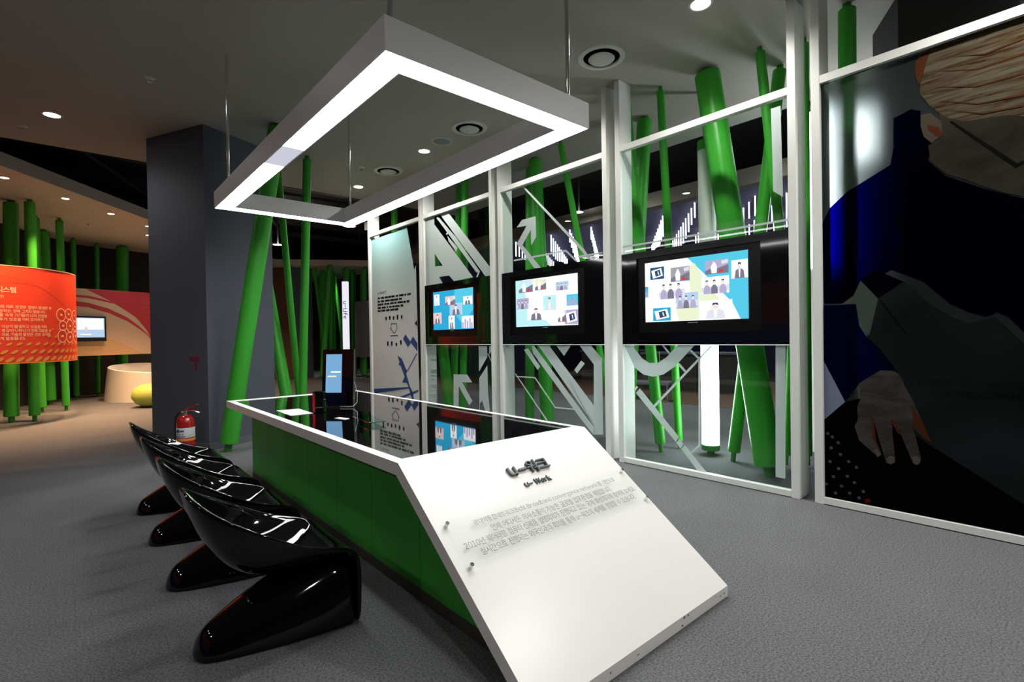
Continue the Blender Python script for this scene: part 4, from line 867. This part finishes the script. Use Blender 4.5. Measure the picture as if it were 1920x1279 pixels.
for x, y, lab in ((3.90, 3.117, 'round white ceiling diffuser right of the pendant frame'), (3.898, 5.249, 'round ceiling diffuser next to the blue-grey speaker grille'), (3.875, 7.387, 'round ceiling diffuser between the two downlights seen through the frame')):
    vent(x, y, lab)
sp = thing('ceiling_speaker', 'round blue-grey ceiling speaker grille seen through the pendant frame', 'speaker', (3.866, 5.84, ZC))
MB().lathe([(0.12, -0.002), (0.124, -0.008), (0.135, -0.006), (0.138, 0)], 32, cap=False).build('ring', 'vent_paint', sp)
MB().lathe([(0, -0.005), (0.12, -0.003)], 32).build('grille', 'speaker_grille', sp)
def sprink(x, y, z, label):
    t = thing('sprinkler', label, 'sprinkler', (x, y, z), 0, 'ceiling sprinklers')
    MB().lathe([(0.0, -0.008), (0.03, -0.006), (0.045, 0.0)], 20).build('plate', 'vent_paint', t)
    MB().rod((0, 0, -0.035), (0, 0, -0.006), 0.009).rod((0, 0, -0.038), (0, 0, -0.034), 0.02).build('head', 'chrome', t)
sprink(-0.375, 8.615, ZC, 'ceiling sprinkler head near the left picture edge'); sprink(0.666, 6.273, ZC, 'small ceiling sprinkler between pillar and pendant frame'); sprink(3.48, 7.50, ZC, 'small ceiling sprinkler seen through the pendant frame')
sprink(0.35, 13.9, ZS, 'sprinkler head on the bay soffit')
ib = MB().box(4.42, 9.42, 3.48, 4.58, 9.46, 3.64, 0.004).build('emergency_light', 'frame_white')
tag(ib, 'small white box lamp hanging beside the top of the printed text panel', 'lamp')
MB().rod((4.50, 9.44, 3.64), (4.50, 9.44, 5.2), 0.006).build('hanger', 'chrome', ib)

# ------------------------------------------------------------------ side bay: red drum panel, mural, tub, pouf
DC, DR = (-1.132, 12.573), 1.25
DZ0, DZ1 = 1.05, 2.60
A0, A1 = R(-112), R(14)
drum = thing('curved_panel', 'red curved exhibit panel with cream Korean text and orange dots', 'panel', (DC[0], DC[1], DZ0))
def arc(name, r0, r1, z0, z1, a0, a1, mat, seg=48, par=drum):
    m = MB(); ring = []
    for i_ in range(seg + 1):
        a = a0 + (a1 - a0) * i_ / seg; c, s = math.cos(a), math.sin(a)
        ring.append([(r0 * c, r0 * s, z0), (r1 * c, r1 * s, z0), (r1 * c, r1 * s, z1), (r0 * c, r0 * s, z1)])
    V = m.loft(ring); m.bm.faces.new(V[0]); m.bm.faces.new(V[-1][::-1])
    return m.build(name, mat, par)
H = DZ1 - DZ0
arc('panel_sheet', DR - 0.03, DR, 0, H, A0, A1, 'panel_red')
arc('top_rim', DR - 0.032, DR + 0.004, H, H + 0.012, A0, A1, 'panel_beige'); arc('bottom_rim', DR - 0.032, DR + 0.004, -0.012, 0, A0, A1, 'panel_yellow')
# surface point: s metres along the arc to the right, z height
AR = R(-52)
def DP(s, z, d=0.0): a = AR + s / DR; return ((DR + d) * math.cos(a), (DR + d) * math.sin(a), z)
def dflat(pts, name, mat, d=0.002):
    m = MB(); m.bm.faces.new([m.bm.verts.new(DP(s, z, d)) for s, z in pts]); return m.build(name, mat, drum)
for row in range(5):
    for c_ in range(24):
        s = -1.9 + c_ * 0.125 + row * 0.06; z = 0.05 + row * 0.125; sc = (1 - row * 0.17)
        if s > 1.35 or (row > 2 and s < 0.1): continue
        dflat([(s + 0.052 * sc * math.cos(t) + 0.02 * sc * math.sin(t), z + 0.040 * sc * math.sin(t) + 0.014 * sc * math.cos(t)) for t in (2 * math.pi * q / 14 for q in range(14))], 'orange_dot', 'panel_yellow', 0.003)
for s0, z0, s1, z1, bend in ((-0.7, 1.42, 0.55, 0.92, 0.12), (-0.7, 1.24, 0.60, 0.92, 0.18)):
    pts = []
    for q in range(25):
        t = q / 24; pts.append((s0 + (s1 - s0) * t, z0 + (z1 - z0) * t + bend * math.sin(math.pi * t)))
    m = MB()
    for (a, b), (c, d) in zip(pts, pts[1:]):
        m.bm.faces.new([m.bm.verts.new(DP(*q_, 0.002)) for q_ in ((a, b), (c, d), (c, d + 0.008), (a, b + 0.008))])
    m.build('light_line', 'panel_red_light', drum)
TX = [('시스템', -0.31, 1.12, 0.10, 0.23), ('om', -0.46, 1.035, 0.045, 0.08), ('미래 의료 환경은 질병이 발생한 후', 0.20, 0.872, 0.055, 0.74), ('제공하는 것에 그치지 않습니다.', 0.10, 0.805, 0.055, 0.66), ('생활 속의 기기들이 나의 건강을', 0.12, 0.738, 0.055, 0.68), ('징후가 있음을 미리 감지하게', 0.06, 0.672, 0.055, 0.62),
      ('에 이상이 발생하고 있음을 미리', 0.11, 0.555, 0.055, 0.66), ('여 증상이 나타나기 전에 치료할 수', 0.19, 0.492, 0.055, 0.74), ('및 의료 기술의 발전은 건강 유지를', 0.17, 0.428, 0.055, 0.72), ('하게 활용됩니다.', -0.20, 0.364, 0.055, 0.36)]
for body, s1, z, hh, wd in TX:
    lettering('printed_line', body, 'print_cream', drum, lambda x, y, zz, s1=s1, z=z, wd=wd: DP(s1 - wd + x, z + y, 0.004), width=wd, height=hh, bold=0.02 if hh > 0.1 else 0.008)
ic = MB()
for s, z, ra, rb in ((0.40, 0.80, 0.11, 0.115), (0.60, 0.82, 0.11, 0.10), (0.84, 0.80, 0.12, 0.11), (0.44, 0.61, 0.10, 0.09), (0.64, 0.61, 0.12, 0.12), (0.86, 0.60, 0.12, 0.10), (0.42, 0.43, 0.11, 0.115), (0.63, 0.41, 0.12, 0.10), (0.88, 0.43, 0.13, 0.11)):
    P_ = [DP(s + ra * math.cos(t), z + rb * math.sin(t), 0.004) for t in (2 * math.pi * q / 20 for q in range(20))]
    Q_ = [DP(s + ra * 0.88 * math.cos(t), z + rb * 0.88 * math.sin(t), 0.004) for t in (2 * math.pi * q / 20 for q in range(20))]
    A_ = [ic.bm.verts.new(p) for p in P_]; B_ = [ic.bm.verts.new(p) for p in Q_]
    for q in range(20): ic.bm.faces.new((A_[q], A_[(q + 1) % 20], B_[(q + 1) % 20], B_[q]))
    ic.bm.faces.new([ic.bm.verts.new(DP(s + 0.03 * math.cos(t), z + 0.02 * math.sin(t), 0.004)) for t in (0.3, 1.5, 2.6, 3.9, 5.2)])
ic.build('icon_group', 'print_cream', drum)

mu0, mu1 = Vector((-0.25, 15.0)), Vector((1.75, 15.87)); mdir = (mu1 - mu0).normalized(); ML = (mu1 - mu0).length
mur = thing('mural_panel', 'beige mural panel with red and cream sweeping curves in the side bay', 'panel', (mu0.x, mu0.y, 1.06), math.atan2(mdir.y, mdir.x))
MH = 1.54
MB().box(0, 0, 0, ML, 0.05, MH).build('board', 'panel_beige', mur)
def paint(pts, mat, d, name='painted_curve'):
    m = MB(); m.bm.faces.new([m.bm.verts.new((x, -d, z)) for x, z in pts]); return m.build(name, mat, mur)
paint(MURAL_TAN, 'panel_tan', 0.001); paint(MURAL_MAIN, 'panel_crimson', 0.002); paint(MURAL_SECOND, 'panel_crimson', 0.002); paint(MURAL_RED, 'panel_crimson', 0.003)
for q in range(6):
    paint([(1.75 + 0.04 * abs(3 - q), 0.78 + 0.12 * q), (2.17, 0.80 + 0.12 * q), (2.17, 0.85 + 0.125 * q), (1.78 + 0.04 * abs(3 - q), 0.80 + 0.12 * q)], 'panel_crimson_light', 0.004)

tv = thing('television', 'small television with pale screen mounted on the beige mural panel', 'television', (mu0.x, mu0.y, 1.06), math.atan2(mdir.y, mdir.x))
MB().box(0.10, -0.09, 0.33, 0.97, -0.006, 0.91, 0.006).build('housing', 'satin_black', tv)
sc_ = MB().box(0.14, -0.0915, 0.42, 0.93, -0.0905, 0.87).build('screen', 'screen_pale', tv)
MB().box(0.16, -0.0925, 0.60, 0.91, -0.0918, 0.85).build('picture', 'screen_white', sc_)
MB().prism([(0.55, 0.55), (0.60, 0.60), (0.58, 0.68), (0.53, 0.62)], -0.0934, -0.0930, 'y').build('picture_detail', 'screen_pink', sc_)
MB().box(0.45, -0.0934, 0.48, 0.66, -0.0930, 0.50).build('caption', 'screen_white', sc_)

tub = thing('round_tub', 'large white tapered tub with slanting open top in the side bay', 'tub', (1.616, 15.10, 0))
sk_ = (0.0, -0.12)
def ringz(r, z, sl, n=40): return [(r * math.cos(t), r * math.sin(t), z + sl * (r * math.sin(t) * 0.9 - r * math.cos(t) * 0.5)) for t in (2 * math.pi * q / n for q in range(n))]
m = MB(); V = m.loft([ringz(1.03, 0.0, 0), ringz(1.0, 0.3, 0.03), ringz(0.95, 0.72, 0.10), ringz(0.93, 0.735, 0.10), ringz(0.90, 0.72, 0.10), ringz(0.88, 0.45, 0.05)]); m.bm.faces.new(V[0][::-1]); m.bm.faces.new(V[-1])
m.build('wall', 'tub_white', tub)
MB().lathe([(0.0, 0.52), (0.86, 0.52), (0.86, 0.55), (0.0, 0.56)], 40).build('lining', 'tub_white', tub)
pf = MB().lathe([(0.0, 0.0), (0.20, 0.01), (0.33, 0.08), (0.40, 0.19), (0.41, 0.26), (0.36, 0.38), (0.24, 0.46), (0.10, 0.48), (0.0, 0.482)], 32).build('pouf', 'pouf_green', None, (1.35, 13.05, 0))
tag(pf, 'rounded yellow-green pouf on the floor before the white tub', 'pouf')

ew = thing('exhibit_wall', 'long red and blue exhibit wall standing left of the chairs', 'panel', (-3.6, 4.0, 0))
MB().box(-0.06, -3.4, 1.55, 0.0, 3.4, 2.5).build('red_board', 'panel_red', ew)
MB().box(-0.06, -3.4, 0.85, 0.0, 3.4, 1.50).build('blue_board', 'board_blue', ew)
for y in (-3.2, -1.1, 1.1, 3.2):
    MB().rod((-0.1, y, 0), (-0.1, y, 2.7), 0.035).build('support_tube', 'tube_green', ew)

# ------------------------------------------------------------------ far hall seen through gap and glass
us = thing('post_sign', 'tall white post sign with black u-Life lettering in the far hall', 'sign', (6.50, 15.32, 0), R(-41))
MB().box(-0.09, -0.05, 0, 0.09, 0.05, 3.13, 0.004).build('post', 'sign_white', us)
lettering('lettering', 'u-Life', 'print_black', us, lambda x, y, z: (-0.06 + y, -0.052, 2.52 - x), height=0.13, bold=0.02)
dm = thing('drum_panel', 'grey curved drum panel with tan disc in the far hall', 'panel', (8.72, 17.0, 0))
m = MB(); ring = []
for i_ in range(33):
    a = R(130) + R(200) * i_ / 32; c, s = math.cos(a), math.sin(a)
    ring.append([(1.05 * c, 1.05 * s, 0.72), (1.09 * c, 1.09 * s, 0.72), (1.09 * c, 1.09 * s, 2.66), (1.05 * c, 1.05 * s, 2.66)])
Vv = m.loft(ring); m.bm.faces.new(Vv[0]); m.bm.faces.new(Vv[-1][::-1])
m.build('sheet', 'drum_grey', dm)
m = MB(); a_c = R(252)
m.bm.faces.new([m.bm.verts.new((1.094 * math.cos(a_c + 0.55 * math.cos(t)), 1.094 * math.sin(a_c + 0.55 * math.cos(t)), 1.5 + 0.75 * math.sin(t))) for t in (2 * math.pi * q / 24 for q in range(24))])
m.build('printed_disc', 'drum_tan', dm)
# hanging light tubes
led = MB().rod((0, 0, -0.5), (0, 0, 0), 0.014, seg=8).mesh('light_rod', 'led_tube')
def hang(x, y, ln, label, group):
    t = thing('hanging_light', label, 'light', (x, y, ZS + 0.05 - 0.2 * 0), 0, group)
    inst('light_rod', led, t, (0, 0, 0), (0, 0, 0), (1, 1, ln / 0.5))
    return t
for r_ in range(13):           # rows run back into the hall at an angle to the partition
    ys = 2.5 + 0.66 * r_
    near = ys < 6.3
    for k_ in range(10):
        s_ = 0.46 * k_ + 0.12 * (r_ % 3)
        hang(9.25 + 0.797 * s_, ys + 0.604 * s_, 0.38 + 0.10 * math.sin(k_ * 0.6 + r_ * 1.3), 'slim white light tube hanging in the rows seen above the %s display' % ('nearest' if near else 'middle'),
             'light tubes in rows above the %s display' % ('nearest' if near else 'middle'))
# dim furniture in the hall
for x, y, rz, wd, lab in ((11.3, 6.4, 0.2, 2.2, 'long dark counter in the hall behind the U curve'), (12.4, 9.6, 0.5, 1.8, 'dark counter farther back behind the middle glass panel')):
    t = thing('hall_counter', lab, 'counter', (x, y, 0), rz)
    MB().box(-0.4, -wd / 2, 0.0, 0.4, wd / 2, 0.86).build('body', 'steel_dark', t)
    MB().box(-0.45, -wd / 2 - 0.05, 0.86, 0.45, wd / 2 + 0.05, 0.90).build('top', 'wall_grey', t)
bn = thing('bench', 'low grey bench behind the frosted U curve', 'bench', (9.2, 6.3, 0), 0.3)
MB().box(-0.25, -0.55, 0.30, 0.25, 0.55, 0.36, 0.01).build('seat', 'drum_grey', bn)
for x in (-0.2, 0.2):
    for y in (-0.5, 0.5): MB().rod((x, y, 0), (x, y, 0.30), 0.015, seg=8).build('leg', 'chrome', bn)
for x, y, lab in ((9.05, 5.55, 'slim chrome barrier post behind the U curve, nearer one'), (10.2, 6.6, 'slim chrome barrier post behind the U curve, farther one')):
    t = thing('barrier_post', lab, 'post', (x, y, 0), 0, 'chrome barrier posts')
    MB().rod((0, 0, 0.02), (0, 0, 0.95), 0.018, seg=10).build('pole', 'chrome', t)
    MB().lathe([(0.15, 0.0), (0.15, 0.012), (0.03, 0.03), (0.0, 0.03)], 24).build('base', 'chrome', t)
spot('hall_lamp', (12, 5, 3.8), (12, 5, 0), 300, (0.8, 0.78, 1.0), 150, 0.8, 0.3)
